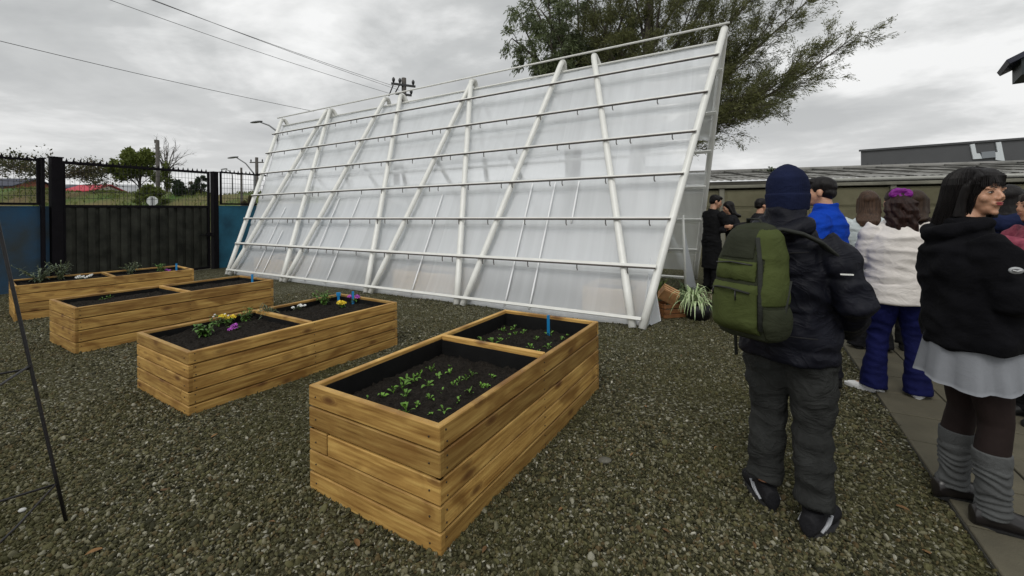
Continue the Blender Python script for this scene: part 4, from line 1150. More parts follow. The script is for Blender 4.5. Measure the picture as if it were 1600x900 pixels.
def eucalypt():
    Y = 20.0
    base = Vector((2.6, Y, 0))
    root = empty('eucalyptus_tree', base, 0, 'grey green broadleaf tree with drooping foliage behind the greenhouse, left of the conifer', 'tree')
    inv = root.matrix_basis.inverted()
    rnd = random.Random(5); wood = MB(); tips = []
    tr = curved(base, (3.2, Y, 6.2), (.2, 0, 0), 8); wood.tube(tr, [.38 - .02 * k for k in range(9)], 10)
    ends = [(800, 60), (812, 25), (820, -20), (850, -50), (880, 10), (860, 60), (835, 85), (900, -60), (930, 20), (900, 50), (960, -30), (950, 40), (870, -10), (845, 15), (920, -10), (990, 10), (1000, -60), (975, 60), (1030, 20)]
    for i, (px, py) in enumerate(ends):
        a = tr[rnd.randrange(4, 9)]; e = at(px, py, Y + rnd.uniform(-1.8, 1.8))
        pth = curved(a, e, (rnd.uniform(-.3, .3), 0, rnd.uniform(0, .5)), 9)
        wood.tube(pth, [.11 - .0095 * k for k in range(10)], 7)
        for k in range(12):
            s = .4 + .6 * rnd.random(); j = min(8, int(s * 9)); p = pth[j].lerp(pth[j + 1], s * 9 - j)
            d = Vector((rnd.gauss(0, 1), rnd.gauss(0, 1), rnd.gauss(.2, .7))).normalized()
            l2 = rnd.uniform(.5, 1.1)
            branching(wood, curved(p, p + d * l2, (0, 0, .08), 5), .022, .008, rnd, 1, tips, 5, l2 * .55, -.12, .8)
    o = wood.obj('trunk', M_BARK, root); o.matrix_parent_inverse = inv
    P, D = sample_tips(tips, 34, np.random.RandomState(8), .10)
    o = leaf_cloud('crown', P, D, .17, .26, M_EUC, root, 9, .7); o.matrix_parent_inverse = inv
cypress(); eucalypt()
def small_tree(name, px, pbase, Y, wpx, ptop, label, m, seed, n=6000, lsz=.16, bare=False, zb=None, umbrella=False, cone=False, leafdens=1.0):
    t = at(px, ptop, Y); base = Vector((t.x, Y, bz(t.x, Y) if zb is None else zb)); R_ = wpx / 2 / FPX * Y * .8; H = (t.z - base.z) * .86
    root = empty(name, base, 0, label, 'tree'); rnd = random.Random(seed); wood = MB(); tips = []
    wood.tube(curved((0, 0, -.2), (0, 0, H * (.9 if not umbrella else .6)), (.1, 0, 0), 6), [.12 * H / 5 * (1 - k / 7.5) for k in range(7)], 7)
    if cone:
        for k in range(46):
            z = H * (.08 + .9 * k / 46); r = R_ * (1 - z / H) ** .8 + .1; a = rnd.uniform(0, 6.3)
            e = Vector((math.cos(a) * r, math.sin(a) * r, z - r * .15)); branching(wood, curved((0, 0, z), e, (0, 0, .05), 4), .03, .012, rnd, 1, tips, 5, r * .45, 0, .7)
    else:
        for k in range(22 if not bare else 16):
            a = rnd.uniform(0, 6.28)
            if umbrella: z0 = H * rnd.uniform(.25, .6); e = Vector((math.cos(a) * R_ * rnd.uniform(.4, 1), math.sin(a) * R_ * rnd.uniform(.4, 1), H * rnd.uniform(.62, 1.0) - .0)); e.z = H * (.95 - .45 * (math.hypot(e.x, e.y) / R_) ** 1.5) * rnd.uniform(.85, 1)
            else:
                z0 = H * rnd.uniform(.15, .55); el = rnd.uniform(.0, 1.45)
                e = Vector((math.cos(a) * math.cos(el) * R_ * .9, math.sin(a) * math.cos(el) * R_ * .9, H * .5 + math.sin(el) * H * .46 - (H * .2 * (1 - math.sin(el)) if not bare else 0)))
            branching(wood, curved((0, 0, z0), e, (0, 0, .05 * H), 6), .05 * H / 5, .014, rnd, 2, tips, 4 if not bare else 5, R_ * .5, .05, .8)
    wood.obj('trunk', M_BARK, root)
    if not bare or leafdens < 1:
        per = max(1, int(n / max(1, len(tips))))
        P, D = sample_tips(tips, per, np.random.RandomState(seed), .10 * R_ / 1.5)
        leaf_cloud('crown', P, D, lsz, .5, m, root, seed)
    return root
M_T1 = leafmat('light_green_foliage', (.07, .095, .022), (.15, .18, .04), .7)
M_T2 = leafmat('dark_green_foliage', (.014, .026, .012), (.035, .055, .022), .7)
M_T3 = leafmat('rusty_foliage', (.09, .055, .035), (.07, .085, .03), .7)
small_tree('umbrella_tree', 78, 300, 30, 150, 240, 'wide spreading thin tree behind the left gate post', M_T3, 31, 5000, .16, umbrella=True)
small_tree('leafy_tree', 217, 310, 33, 74, 234, 'bushy light green tree beyond the gate', M_T1, 32, 11000, .2)
small_tree('bare_tree', 259, 310, 36, 84, 205, 'leafless tree of fine twigs behind the concrete pole', M_T3, 33, 0, bare=True)
small_tree('round_tree', 286, 322, 30, 46, 274, 'low dark round tree left of the small conifer', M_T2, 34, 7000, .16, zb=0)
small_tree('conifer', 314, 322, 31, 42, 258, 'small dark conifer beside the gate right post', M_T2, 35, 7000, .14, cone=True, zb=0)
small_tree('thin_tree', 298, 322, 42, 20, 272, 'faint thin tree behind the dark round tree', M_T3, 36, 1500, .12, zb=0)
small_tree('rusty_bush', 388, 335, 25, 26, 296, 'brownish bush seen through the right mesh fence', M_T3, 37, 3000, .12, zb=0)
small_tree('hedge_bush', 235, 322, 28, 40, 291, 'yellow green bush below the bushy tree', M_T1, 38, 4000, .14)
# hedge of shrubs crowning the bank as one mass
def bank_scrub():
    rs = np.random.RandomState(2); n = 26000
    X = rs.uniform(-60, -14, n); Y = rs.uniform(25, 40, n)
    Z = bank_z(X, Y)
    keep = (np.sin(X * 1.1 + 1) * np.sin(Y * 1.3) + rs.normal(0, .5, n)) > .1
    P = np.stack([X, Y, Z], 1)[keep]; D = np.tile([0, 0, 1.0], (len(P), 1))
    o = leaf_cloud('bank_grass', P, D, .22, .3, M_T1, None, 3, 0, .9)
    tag(o, 'rough grass and scrub on the bank', 'grass', kind='stuff')
bank_scrub()
# ------------------------------------------------------------------ crates and pots by the greenhouse end
M_CRATE = mat('crate_wood', (.20, .085, .030), .6, .35, 8, .2, 30, stretch=(1, 1, 3)); M_CRATE2 = mat('pale_crate_wood', (.50, .27, .12), .6, .2, 9)
def crate(loc, rz, tilt, w, d, h, m, label, solid=False):
    root = empty('wooden_crate', loc, rz, label, 'crate', 'wooden crates at the greenhouse end'); root.rotation_euler = (tilt[0], tilt[1], rz)
    mb = MB()
    for k in range(3):
        z = h * (k + .5) / 3
        for sy in (-1, 1): mb.box((0, sy * (d / 2 - .006), z), (w, .012, h / 3 - .018), None, .002)
        for sx in (-1, 1): mb.box((sx * (w / 2 - .006), 0, z), (.012, d - .026, h / 3 - (.018 if not solid else .002)), None, .002)
    mb.obj('slats', m, root)
    mb = MB()
    for sx in (-1, 1):
        for sy in (-1, 1): mb.box((sx * (w / 2 - .026), sy * (d / 2 - .026), h / 2), (.026, .026, h - .004), None, .002)
    mb.obj('corner_posts', m, root)
    mb = MB(); mb.box((0, 0, .012), (w - .03, d - .03, .014)); mb.obj('base_board', m, root)
    return root
crate(gat(1047, 494), rad(14), (0, 0), .36, .27, .20, M_CRATE, 'brown slatted crate standing on the gravel at the greenhouse end')
c2 = gat(1047, 494); crate((c2.x - .04, c2.y - .06, .27), rad(-5), (rad(-60), rad(28)), .23, .19, .15, M_CRATE2, 'small pale open crate tipped on top of the brown crate', True)
def pot(loc, r, h, label):
    root = empty('plant_pot', loc, 0, label, 'pot')
    mb = MB(); mb.loft([((0, 0, 0), r * .78, r * .78), ((0, 0, h), r, r), ((0, 0, h), r * .92, r * .92), ((0, 0, h - .03), r * .9, r * .9)], 28, True); mb.obj('pot_body', mat('black_pot', (.008, .008, .010), .5), root)
    mb = MB(); mb.ell((0, 0, h - .03), (r * .88, r * .88, .015)); mb.obj('soil', M_SOIL, root); return root
pc = gat(1090, 497); pot(pc, .19, .20, 'wide black plant pot holding a striped spider plant')
M_SPID = mat('spider_leaf', (.16, .27, .08), .5, .3, 20, col2=(.55, .62, .38), stretch=(1, 1, 1))
def spider(loc, n, ll, label, seed, m, name='spider_plant', wd=.018, cat='plant'):
    rnd = random.Random(seed); mb = MB()
    for k in range(n):
        a = rnd.uniform(0, 6.28); el = rnd.uniform(.5, 1.35)
        leaf(mb, (rnd.gauss(0, .02), rnd.gauss(0, .02), 0), (math.cos(a) * math.cos(el), math.sin(a) * math.cos(el), math.sin(el)), ll * rnd.uniform(.6, 1.2), wd, rnd.uniform(.8, 1.7), 7)
    o = mb.obj(name, m); o.location = loc; return tag(o, label, cat)
spider((pc.x - .05, pc.y, .19), 90, .46, 'striped spider plant with arching pale leaves in the black pot', 3, M_SPID)
spider((pc.x + .15, pc.y + .05, .16), 60, .36, 'dull reddish arching plant beside the spider plant', 4, mat('dull_leaf', (.12, .10, .05), .6, .3, 20, col2=(.30, .26, .18)), 'arching_plant', .012)
q = gat(1030, 472); spider((q.x, q.y + .05, .05), 120, .55, 'yellow green grassy plant behind the brown crate', 6, mat('lime_leaf', (.10, .15, .02), .6, .3, 20), 'grassy_plant', .014)
q = gat(1075, 478); spider((q.x, q.y + .1, .05), 120, .55, 'dark green leafy plant behind the spider plant', 7, mat('dark_leaf', (.04, .07, .02), .6, .3, 20), 'leafy_plant', .02)

# ------------------------------------------------------------------ loose gravel: real stones over the near ground
def build_gravel():
    rs = np.random.RandomState(11)
    tot = 270000
    # density falls with distance: draw Y with pdf ~ flat in picture
    Y = 1.35 + (rs.rand(tot) ** 1.25) * 6.6
    X = rs.uniform(-1.28, 1.28, tot) * Y
    d = (X - P0.x) * PN.x + (Y - P0.y) * PN.y
    keep = d < -.004 + rs.normal(0, .018, tot)
    pn = np.sin(X * 2.1 + 1.3 * np.sin(Y * 1.7)) * np.sin(Y * 2.6 + 1.1 * np.sin(X * 1.9 + 2)) + .5 * np.sin(X * 5.3 + Y * 3.1) * np.sin(Y * 6.1 - X * 2)
    keep &= rs.rand(tot) < np.clip(.80 - .55 * np.clip(pn, 0, 1), .2, 1)
    for (nx, ny, th, w, l, *_r) in PL:
        u = (X - nx) * math.cos(th) + (Y - ny) * math.sin(th); v = -(X - nx) * math.sin(th) + (Y - ny) * math.cos(th)
        keep &= ~((u > .01) & (u < l - .01) & (v > .01) & (v < w - .01))
    X = X[keep]; Y = Y[keep]; n = len(X)
    Z = ground_z(X, Y) + rs.uniform(-.003, .006, n)
    sc = np.exp(rs.normal(0, .36, n)) * .0061; sc = np.clip(sc, .0032, .022)
    V = np.stack([X, Y, Z], 1).astype(np.float32)
    me = bpy.data.meshes.new('gravel'); me.vertices.add(n); me.vertices.foreach_set('co', V.ravel())
    a = me.attributes.new('psc', 'FLOAT', 'POINT'); a.data.foreach_set('value', sc.astype(np.float32))
    r = me.attributes.new('prot', 'FLOAT_VECTOR', 'POINT'); r.data.foreach_set('vector', rs.uniform(0, 6.28, (n, 3)).astype(np.float32).ravel())
    ob = link('gravel', me); tag(ob, 'loose small grey and greenish gravel stones over the yard', 'gravel', kind='stuff')
    ms = bpy.data.materials.new('gravel_stone'); ms.use_nodes = True; t = ms.node_tree; L = t.links.new; b = t.nodes['Principled BSDF']
    oi = t.nodes.new('ShaderNodeObjectInfo'); rp = t.nodes.new('ShaderNodeValToRGB'); L(oi.outputs['Random'], rp.inputs[0])
    e = rp.color_ramp.elements; e[0].position = 0; e[0].color = (.016, .016, .008, 1); e[1].position = 1; e[1].color = (.50, .48, .40, 1)
    for p, c in ((.25, (.041, .040, .019)), (.45, (.074, .071, .032)), (.6, (.108, .102, .046)), (.72, (.085, .058, .026)), (.80, (.13, .118, .065)), (.93, (.18, .17, .11)), (.985, (.28, .27, .21))):
        q = e.new(p); q.color = (*c, 1)
    tc = t.nodes.new('ShaderNodeTexCoord'); nz = t.nodes.new('ShaderNodeTexNoise'); nz.inputs['Scale'].default_value = 1.2; nz.inputs['Detail'].default_value = 4
    L(tc.outputs['Object'], nz.inputs['Vector'])
    sc_ = t.nodes.new('ShaderNodeVectorMath'); sc_.operation = 'SCALE'; mr = t.nodes.new('ShaderNodeMapRange'); L(nz.outputs[0], mr.inputs[0]); mr.inputs[3].default_value = .62; mr.inputs[4].default_value = 1.32
    L(rp.outputs[0], sc_.inputs[0]); L(mr.outputs[0], sc_.inputs['Scale'])
    # damp algae tint in patches (world position)
    ge = t.nodes.new('ShaderNodeNewGeometry'); n2 = t.nodes.new('ShaderNodeTexNoise'); n2.inputs['Scale'].default_value = .9; n2.inputs['Detail'].default_value = 6; L(ge.outputs['Position'], n2.inputs['Vector'])
    m2 = t.nodes.new('ShaderNodeMapRange'); L(n2.outputs[0], m2.inputs[0]); m2.inputs[1].default_value = .42; m2.inputs[2].default_value = .68; m2.inputs[4].default_value = .6
    mx = t.nodes.new('ShaderNodeMix'); mx.data_type = 'RGBA'; L(m2.outputs[0], mx.inputs[0]); L(sc_.outputs[0], mx.inputs[6]); mx.inputs[7].default_value = (.060, .058, .020, 1)
    L(mx.outputs[2], b.inputs['Base Color']); b.inputs['Roughness'].default_value = .7; b.inputs['Specular IOR Level'].default_value = .2
    coll = bpy.data.collections.new('stones')
    for k in range(7):
        bm = bmesh.new(); bmesh.ops.create_icosphere(bm, subdivisions=2, radius=1)
        rr = random.Random(k)
        sx, sy, sz = rr.uniform(.8, 1.5), rr.uniform(.7, 1.1), rr.uniform(.45, .8)
        pl = [Vector((rr.gauss(0, 1), rr.gauss(0, 1), rr.gauss(0, 1))).normalized() for _ in range(9)]
        for v in bm.verts:
            c = v.co.copy()
            for nn in pl:
                dd = c.dot(nn)
                if dd > .72: c -= nn * (dd - .72)
            v.co = Vector((c.x * sx, c.y * sy, c.z * sz)) * 1.15
        m_ = bpy.data.meshes.new('stone'); bm.to_mesh(m_); bm.free(); m_.materials.append(ms)
        m_.polygons.foreach_set('use_smooth', [k % 2 == 0] * len(m_.polygons))
        so = bpy.data.objects.new('stone', m_); coll.objects.link(so)
    g = bpy.data.node_groups.new('scatter', 'GeometryNodeTree')
    g.interface.new_socket('Geometry', in_out='INPUT', socket_type='NodeSocketGeometry'); g.interface.new_socket('Geometry', in_out='OUTPUT', socket_type='NodeSocketGeometry')
    gi = g.nodes.new('NodeGroupInput'); go = g.nodes.new('NodeGroupOutput')
    iop = g.nodes.new('GeometryNodeInstanceOnPoints'); m2p = g.nodes.new('GeometryNodeMeshToPoints')
    ci = g.nodes.new('GeometryNodeCollectionInfo'); ci.inputs['Collection'].default_value = coll
    ci.inputs['Separate Children'].default_value = True; ci.inputs['Reset Children'].default_value = True
    a1 = g.nodes.new('GeometryNodeInputNamedAttribute'); a1.data_type = 'FLOAT'; a1.inputs['Name'].default_value = 'psc'
    a2 = g.nodes.new('GeometryNodeInputNamedAttribute'); a2.data_type = 'FLOAT_VECTOR'; a2.inputs['Name'].default_value = 'prot'
    rnd = g.nodes.new('FunctionNodeRandomValue'); rnd.data_type = 'INT'; rnd.inputs[4].default_value = 0; rnd.inputs[5].default_value = 6
    g.links.new(gi.outputs[0], m2p.inputs[0]); g.links.new(m2p.outputs[0], iop.inputs['Points']); g.links.new(ci.outputs[0], iop.inputs['Instance'])
    iop.inputs['Pick Instance'].default_value = True
    g.links.new(rnd.outputs[2], iop.inputs['Instance Index']); g.links.new(a1.outputs[0], iop.inputs['Scale']); g.links.new(a2.outputs[0], iop.inputs['Rotation'])
    g.links.new(iop.outputs[0], go.inputs[0])
    md = ob.modifiers.new('scatter', 'NODES'); md.node_group = g
build_gravel()
def debris():
    m = mat('dead_leaf', (.16, .085, .030), .8, .4, 12, objrand=.4); mb = MB(); leaf(mb, (0, 0, 0), (1, 0, .12), .055, .022, .12, 5); me = mb.mesh('fallen_leaf', m)
    rnd = random.Random(44)
    for (px, py) in ((1035, 830), (985, 715), (905, 612), (760, 860), (1120, 700), (420, 820), (250, 770), (130, 690), (160, 860), (1370, 690), (1400, 790), (1065, 560), (560, 855), (330, 690), (650, 540), (1180, 860), (880, 800), (40, 600), (1440, 860), (1010, 640)):
        p = gat(px, py); o = link('fallen_leaf', me); o.location = (p.x, p.y, gz(p.x, p.y) + .010); o.rotation_euler = (rnd.uniform(-.2, .2), rnd.uniform(-.2, .2), rnd.uniform(0, 6.3)); s = rnd.uniform(.6, 1.2); o.scale = (s, s, s)
        tag(o, 'dry brown fallen leaf lying on the gravel', 'leaf', 'fallen leaves on the gravel')
    md = mat('flat_stone', (.10, .095, .075), .8, .3, 20, .4, 40)
    p = gat(945, 722); mb = MB(); mb.ell((0, 0, 0), (.042, .03, .014), None, 12, 8); o = mb.obj('flat_stone', md); o.location = (p.x, p.y, gz(p.x, p.y) + .010); tag(o, 'flat grey stone lying right of the nearest planter', 'stone')
    p = gat(35, 800); mb = MB(); mb.ell((0, 0, 0), (.018, .014, .009), None, 10, 7); o = mb.obj('pale_stone', mat('pale_stone', (.42, .42, .40), .8)); o.location = (p.x, p.y, gz(p.x, p.y) + .010); tag(o, 'pale stone near the foot of the plant support', 'stone')
debris()
# ------------------------------------------------------------------ people
def remesh(mb, voxel, smooth=3, disp=None, keep=None):
    """fuse the overlapping closed shapes of mb into one continuous surface"""
    me = mb.mesh('tmp'); ob = bpy.data.objects.new('tmp', me); COL.objects.link(ob)
    m = ob.modifiers.new('r', 'REMESH'); m.mode = 'VOXEL'; m.voxel_size = voxel; m.use_smooth_shade = True
    if smooth:
        s = ob.modifiers.new('s', 'SMOOTH'); s.iterations = smooth; s.factor = .5
    dg = bpy.context.evaluated_depsgraph_get()
    nm = bpy.data.meshes.new_from_object(ob.evaluated_get(dg))
    bpy.data.objects.remove(ob)
    if disp:
        n = len(nm.vertices); co = np.empty(n * 3, np.float32); nm.vertices.foreach_get('co', co); co = co.reshape(-1, 3)
        no = np.array([v.normal[:] for v in nm.vertices])
        co2 = co + no * disp(co, no)[:, None]
        nm.vertices.foreach_set('co', co2.astype(np.float32).ravel())
    nm.polygons.foreach_set('use_smooth', [True] * len(nm.polygons)); nm.update()
    return nm
def _unused(): pass
def nz(co, sc, seed=0.0, st=(1, 1, 1)):
    return np.array([mnoise.noise((p[0] * sc * st[0] + seed, p[1] * sc * st[1] + seed * 1.7, p[2] * sc * st[2])) for p in co])
def folds(amp=.008, sc=7, seed=0, st=(1, 1, 2.2)):
    def f(co, no):
        a = nz(co, sc, seed, st); b_ = nz(co, sc * 2.3, seed + 5, st)
        return amp * ((1 - np.abs(a) * 3.0) * .7 + b_ * .8)
    return f
def quilt(pitch=.115, amp=.016, seed=0):
    g = folds(.011, 8, seed, (1, 1, 1))
    def f(co, no):
        w = nz(co, 3, seed) * .02
        return amp * (np.abs(np.sin(math.pi * (co[:, 2] + w) / pitch)) ** .5 - .6) + g(co, no)
    return f
def rz3(a): return Matrix.Rotation(a, 3, 'Z')
def hand(mb, wrist, d, n, side, k=1.0, curl=.5):
    d = Vector(d).normalized(); n = Vector(n); n = (n - d * n.dot(d)).normalized(); s = d.cross(n) * side
    M = Matrix((s, d, n)).transposed()
    w = Vector(wrist)
    mb.tube([w - d * .02, w + d * .01], .026 * k, 10, flat=.7)
    mb.ell(w + d * .048 * k, (.038 * k, .052 * k, .015 * k), M, 14, 8)
    for q, (off, ln, r) in enumerate(((-.029, .068, .0082), (-.010, .077, .0088), (.010, .072, .0085), (.028, .056, .0075))):
        p = w + d * .085 * k + s * off * k; a = .15
        pts = [w + d * .05 * k + s * off * .9 * k, p]; rr = [r * k * 1.05, r * k]
        for j, f in enumerate((.45, .32, .23)):
            a += curl * (.8 + .15 * j)
            p = p + (d * math.cos(a) - n * math.sin(a)) * ln * f * k; pts.append(p); rr.append(r * k * (.95 - .1 * j))
        mb.tube(pts, rr, 8)
    tb = w + d * .02 * k - s * .028 * k
    mb.tube([tb, tb + (d * .6 - s * .55 - n * .2) * .035 * k, tb + (d * .95 - s * .55 - n * .4) * .062 * k, tb + (d * 1.25 - s * .45 - n * .6) * .078 * k], [.013 * k, .011 * k, .0095 * k, .008 * k], 8)
def head_shape(mb, c, M, k=1.0):
    def E(p, r): mb.ell(c + M @ (Vector(p) * k), [q * k for q in r], M, 18, 12)
    E((0, -.010, .032), (.073, .092, .082)); E((0, .028, -.018), (.060, .061, .082)); E((0, .040, -.072), (.041, .042, .034)); E((0, .070, -.096), (.018, .014, .014))
    for s in (-1, 1):
        E((s * .036, .060, -.026), (.023, .020, .024)); E((s * .078, -.002, -.012), (.010, .020, .031)); E((s * .010, .096, -.031), (.0095, .011, .008))
        E((s * .030, .080, .019), (.024, .010, .008)); E((s * .031, .072, -.001), (.017, .014, .012))
    E((0, .084, -.055), (.025, .011, .014))
    P = [c + M @ (Vector(p) * k) for p in ((0, .082, .014), (0, .097, -.008), (0, .1055, -.026))]
    mb.tube(P, [.008 * k, .009 * k, .0115 * k], 8)
SKIN = {}
def skin_mat(tone):
    if tone not in SKIN:
        c = {'fair': (.50, .27, .17), 'tan': (.40, .20, .12), 'pale': (.56, .33, .23)}[tone]
        SKIN[tone] = mat('skin_' + tone, c, .45, .08, 25, .05, 200, sub=.12)
    return SKIN[tone]
def hairmat(name, c):
    m = mat(name, tuple(q * .7 for q in c), .5, .6, 10, .5, 26, stretch=(9, 9, .5), spec=.22, bdist=.006); return m
M_HBLACK = hairmat('black_hair', (.010, .008, .008)); M_HBROWN = hairmat('brown_hair', (.045, .026, .016)); M_HDARK = hairmat('dark_brown_hair', (.022, .013, .010))
M_EYEW = mat('eye_white', (.42, .38, .35), .4); M_IRIS = mat('iris', (.02, .012, .008), .1); M_LIP = mat('lips', (.28, .035, .04), .4); M_BROW = mat('eyebrow', (.015, .010, .008), .8)
def cloth(name, c, rough=.85, var=.15, bump=.35, bs=220, sheen=0.0, wr=.20, wsc=7.0, **kw):
    return mat(name, c, rough, var, 9, bump, bs, sheen=0.0, spec=.12, bdist=.003, wr=wr, wsc=wsc, **kw)

def person(loc, rz, H, label, top, legs, shoe, hair, tone='tan', pose=None, vox=.010, build=1.0, yaw=0.0, pitch=0.0, detail=False, group=None, female=False, bare=None):
    """top: dict(kind, mat, disp, zb hem height, ...), legs: dict(kind, mat, ...)"""
    k = H / 1.70; P = dict(sh=.185, shz=1.385, el=(.25, -.03, 1.11), er=(.25, -.03, 1.11), wl=(.25, .10, .90), wr=(.25, .10, .90), st=.10, fl=(0, 0), fr=(0, 0), tl=.12, tr=.12, lean=0.0)
    if female: P['sh'] = .165
    P.update(pose or {})
    root = empty('person', loc, rz, label, 'person', group)
    V = lambda *a: Vector(a) * k
    ln = P['lean']
    def tz(v): # lean the trunk forward above the hips
        z = v.z / k
        return v + Vector((0, ln * max(0, z - .95) * k, 0))
    shL, shR = tz(V(-P['sh'], -.01, P['shz'])), tz(V(P['sh'], -.01, P['shz']))
    eL = tz(V(-P['el'][0], P['el'][1], P['el'][2])); eR = tz(V(*P['er'])); wL = tz(V(-P['wl'][0], P['wl'][1], P['wl'][2])); wR = tz(V(*P['wr']))
    hc = tz(V(0, .03, 1.585)); HM = Matrix.Rotation(yaw, 3, 'Z') @ Matrix.Rotation(pitch, 3, 'X')
    hipL, hipR = V(-.09, 0, .90), V(.09, 0, .90)
    fL, fR = V(-P['st'] + P['fl'][0], P['fl'][1], .075), V(P['st'] + P['fr'][0], P['fr'][1], .075)
    kL = hipL.lerp(fL, .49) + V(0, .03, 0); kR = hipR.lerp(fR, .49) + V(0, .03, 0)
    b = build
    # --- the body: one continuous surface
    mb = MB()
    head_shape(mb, hc, HM, k)
    nb = tz(V(0, -.015, 1.40)); mb.tube([nb, hc + HM @ V(0, -.022, -.05)], [.060 * k, .052 * k], 14)
    mb.loft([(tz(V(0, y, z)), rx * k, ry * k) for z, rx, ry, y in ((.84, .13, .09, 0), (.92, .155 * b, .11 * b, 0), (1.06, .13 * b, .095 * b, .0), (1.20, .145 * b, .105 * b, .0), (P['shz'] - .06, .140, .088, -.01), (P['shz'] + .01, .085, .065, -.012), (1.45, .055, .050, -.012))], 20)
    for s, sh, e, w in ((-1, shL, eL, wL), (1, shR, eR, wR)):
        mb.tube([sh, sh.lerp(e, .5), e, e.lerp(w, .4), w], [.052 * k, .046 * k, .038 * k, .036 * k, .025 * k], 12)
        dd = (w - e).normalized(); hand(mb, w, P.get('hd' + ('l' if s < 0 else 'r'), dd), P.get('hn' + ('l' if s < 0 else 'r'), (s * 1.0, .2, 0)), s, k, P.get('curl', .45))
    for s, hp, kn, f, tt in ((-1, hipL, kL, fL, P['tl']), (1, hipR, kR, fR, P['tr'])):
        mb.tube([hp, hp.lerp(kn, .5), kn, kn.lerp(f, .35) - V(0, .012, 0), kn.lerp(f, .75), f], [.085 * b * k, .072 * b * k, .054 * k, .056 * k * b, .040 * k, .036 * k], 14)
        ta = Matrix.Rotation(-s * tt, 3, 'Z'); mb.tube([f + ta @ V(0, -.035, -.045), f + ta @ V(0, .06, -.045), f + ta @ V(0, .14, -.055)], [.032 * k, .036 * k, .026 * k], 10)
    body = link('body', remesh(mb, vox if not detail else .0045, 2 if not detail else 7), root); body.data.materials.append(skin_mat(tone))
    # --- eyes, lips, brows
    for s in (-1, 1):
        if not detail and vox > .012: break
        c = hc + HM @ V(s * .031, .0775, -.001)
        m2 = MB(); m2.ell(c, (.0120 * k, .0105 * k, .0048 * k), HM, 14, 8); e = m2.obj('eye', M_EYEW, body)
        m2 = MB(); m2.ell(c + HM @ V(0, .0088, 0), (.0052 * k, .0026 * k, .0046 * k), HM, 12, 8); m2.obj('iris', M_IRIS, e) if False else m2.obj('iris', M_IRIS, body)
        m2 = MB(); m2.tube([hc + HM @ V(s * .014, .0915, .021), hc + HM @ V(s * .030, .092, .0265), hc + HM @ V(s * .047, .079, .020)], [.0028 * k, .0030 * k, .0015 * k], 6); m2.obj('eyebrow', M_BROW, body)
        m2 = MB(); m2.tube([hc + HM @ V(s * .018, .0855, .0005), hc + HM @ V(s * .031, .0895, .0065), hc + HM @ V(s * .044, .080, .001)], [.0012 * k, .0022 * k, .0014 * k], 6); m2.obj('eyelash', M_BROW, body)
    m2 = MB(); m2.ell(hc + HM @ V(0, .0925, -.050), (.020 * k, .0050 * k, .0040 * k), HM, 14, 8); m2.ell(hc + HM @ V(0, .0925, -.058), (.016 * k, .0050 * k, .0046 * k), HM, 14, 8); m2.obj('lips', M_LIP if detail else mat('plain_lips', (.30, .12, .09), .5), body)
    # --- legs
    lk = legs.get('kind', 'trousers')
    if lk in ('trousers', 'flared', 'skirt_tights'):
        m2 = MB(); w_ = legs.get('w', 1.0)
        if lk != 'skirt_tights':
            m2.loft([(V(0, 0, z), rx * k, ry * k) for z, rx, ry in ((.80, .16 * b, .12 * b), (.92, .180 * b, .135 * b), (1.02, .165 * b, .125 * b))], 20)
        for s, hp, kn, f in ((-1, hipL, kL, fL), (1, hipR, kR, fR)):
            if lk == 'trousers': rr = [.105 * b, .100 * w_ * b, .082 * w_, .080 * w_, .078 * w_, .078 * w_]; zz = V(0, -.01, legs.get('zz', .0))
            elif lk == 'flared': rr = [.105 * b, .095 * b, .075, .070, .082, .098]; zz = V(0, .0, -.03)
            else: rr = [.088 * b, .077 * b, .060, .062, .045, .040]; zz = V(0, 0, 0)
            m2.tube([hp, hp.lerp(kn, .5), kn, kn.lerp(f, .35) - V(0, .012, 0), kn.lerp(f, .72), f + zz], [q * k for q in rr], 16)
        me = remesh(m2, max(.007, vox * .8), 2, legs.get('disp', folds(.007, 6, loc[0]))); me.materials.append(legs['mat']); link('tights' if lk == 'skirt_tights' else 'trousers', me, root)
    if 'skirt' in legs:
        zt, zb, mm = legs['skirt']; m2 = MB(); nn = 72; secs = []
        vs = []; fs = []; ns = 14
        for layer in (0, 1):
            for j in range(ns + 1):
                s = j / ns; z = zt + (zb - zt) * s; r = (.165 + .045 * s) * b - layer * .004
                for i in range(nn):
                    a = 2 * math.pi * i / nn; pl = 1 + .075 * s * math.sin(a * 9 + .6 * math.sin(a * 2)) + .03 * s * math.sin(a * 17 + 1)
                    vs.append((r * pl * math.cos(a) * k, r * .88 * pl * math.sin(a) * k, (z + .012 * s * math.sin(a * 3)) * k))
        for layer in (0, 1):
            o_ = layer * (ns + 1) * nn
            for j in range(ns):
                for i in range(nn):
                    i2 = (i + 1) % nn; q = (o_ + j * nn + i, o_ + j * nn + i2, o_ + (j + 1) * nn + i2, o_ + (j + 1) * nn + i); fs.append(q if layer else q[::-1])
        for i in range(nn):
            i2 = (i + 1) % nn; fs.append((ns * nn + i, ns * nn + i2, (2 * ns + 1) * nn + i2, (2 * ns + 1) * nn + i))
        m2.add(vs, fs, None, True); m2.obj('skirt', mm, root)
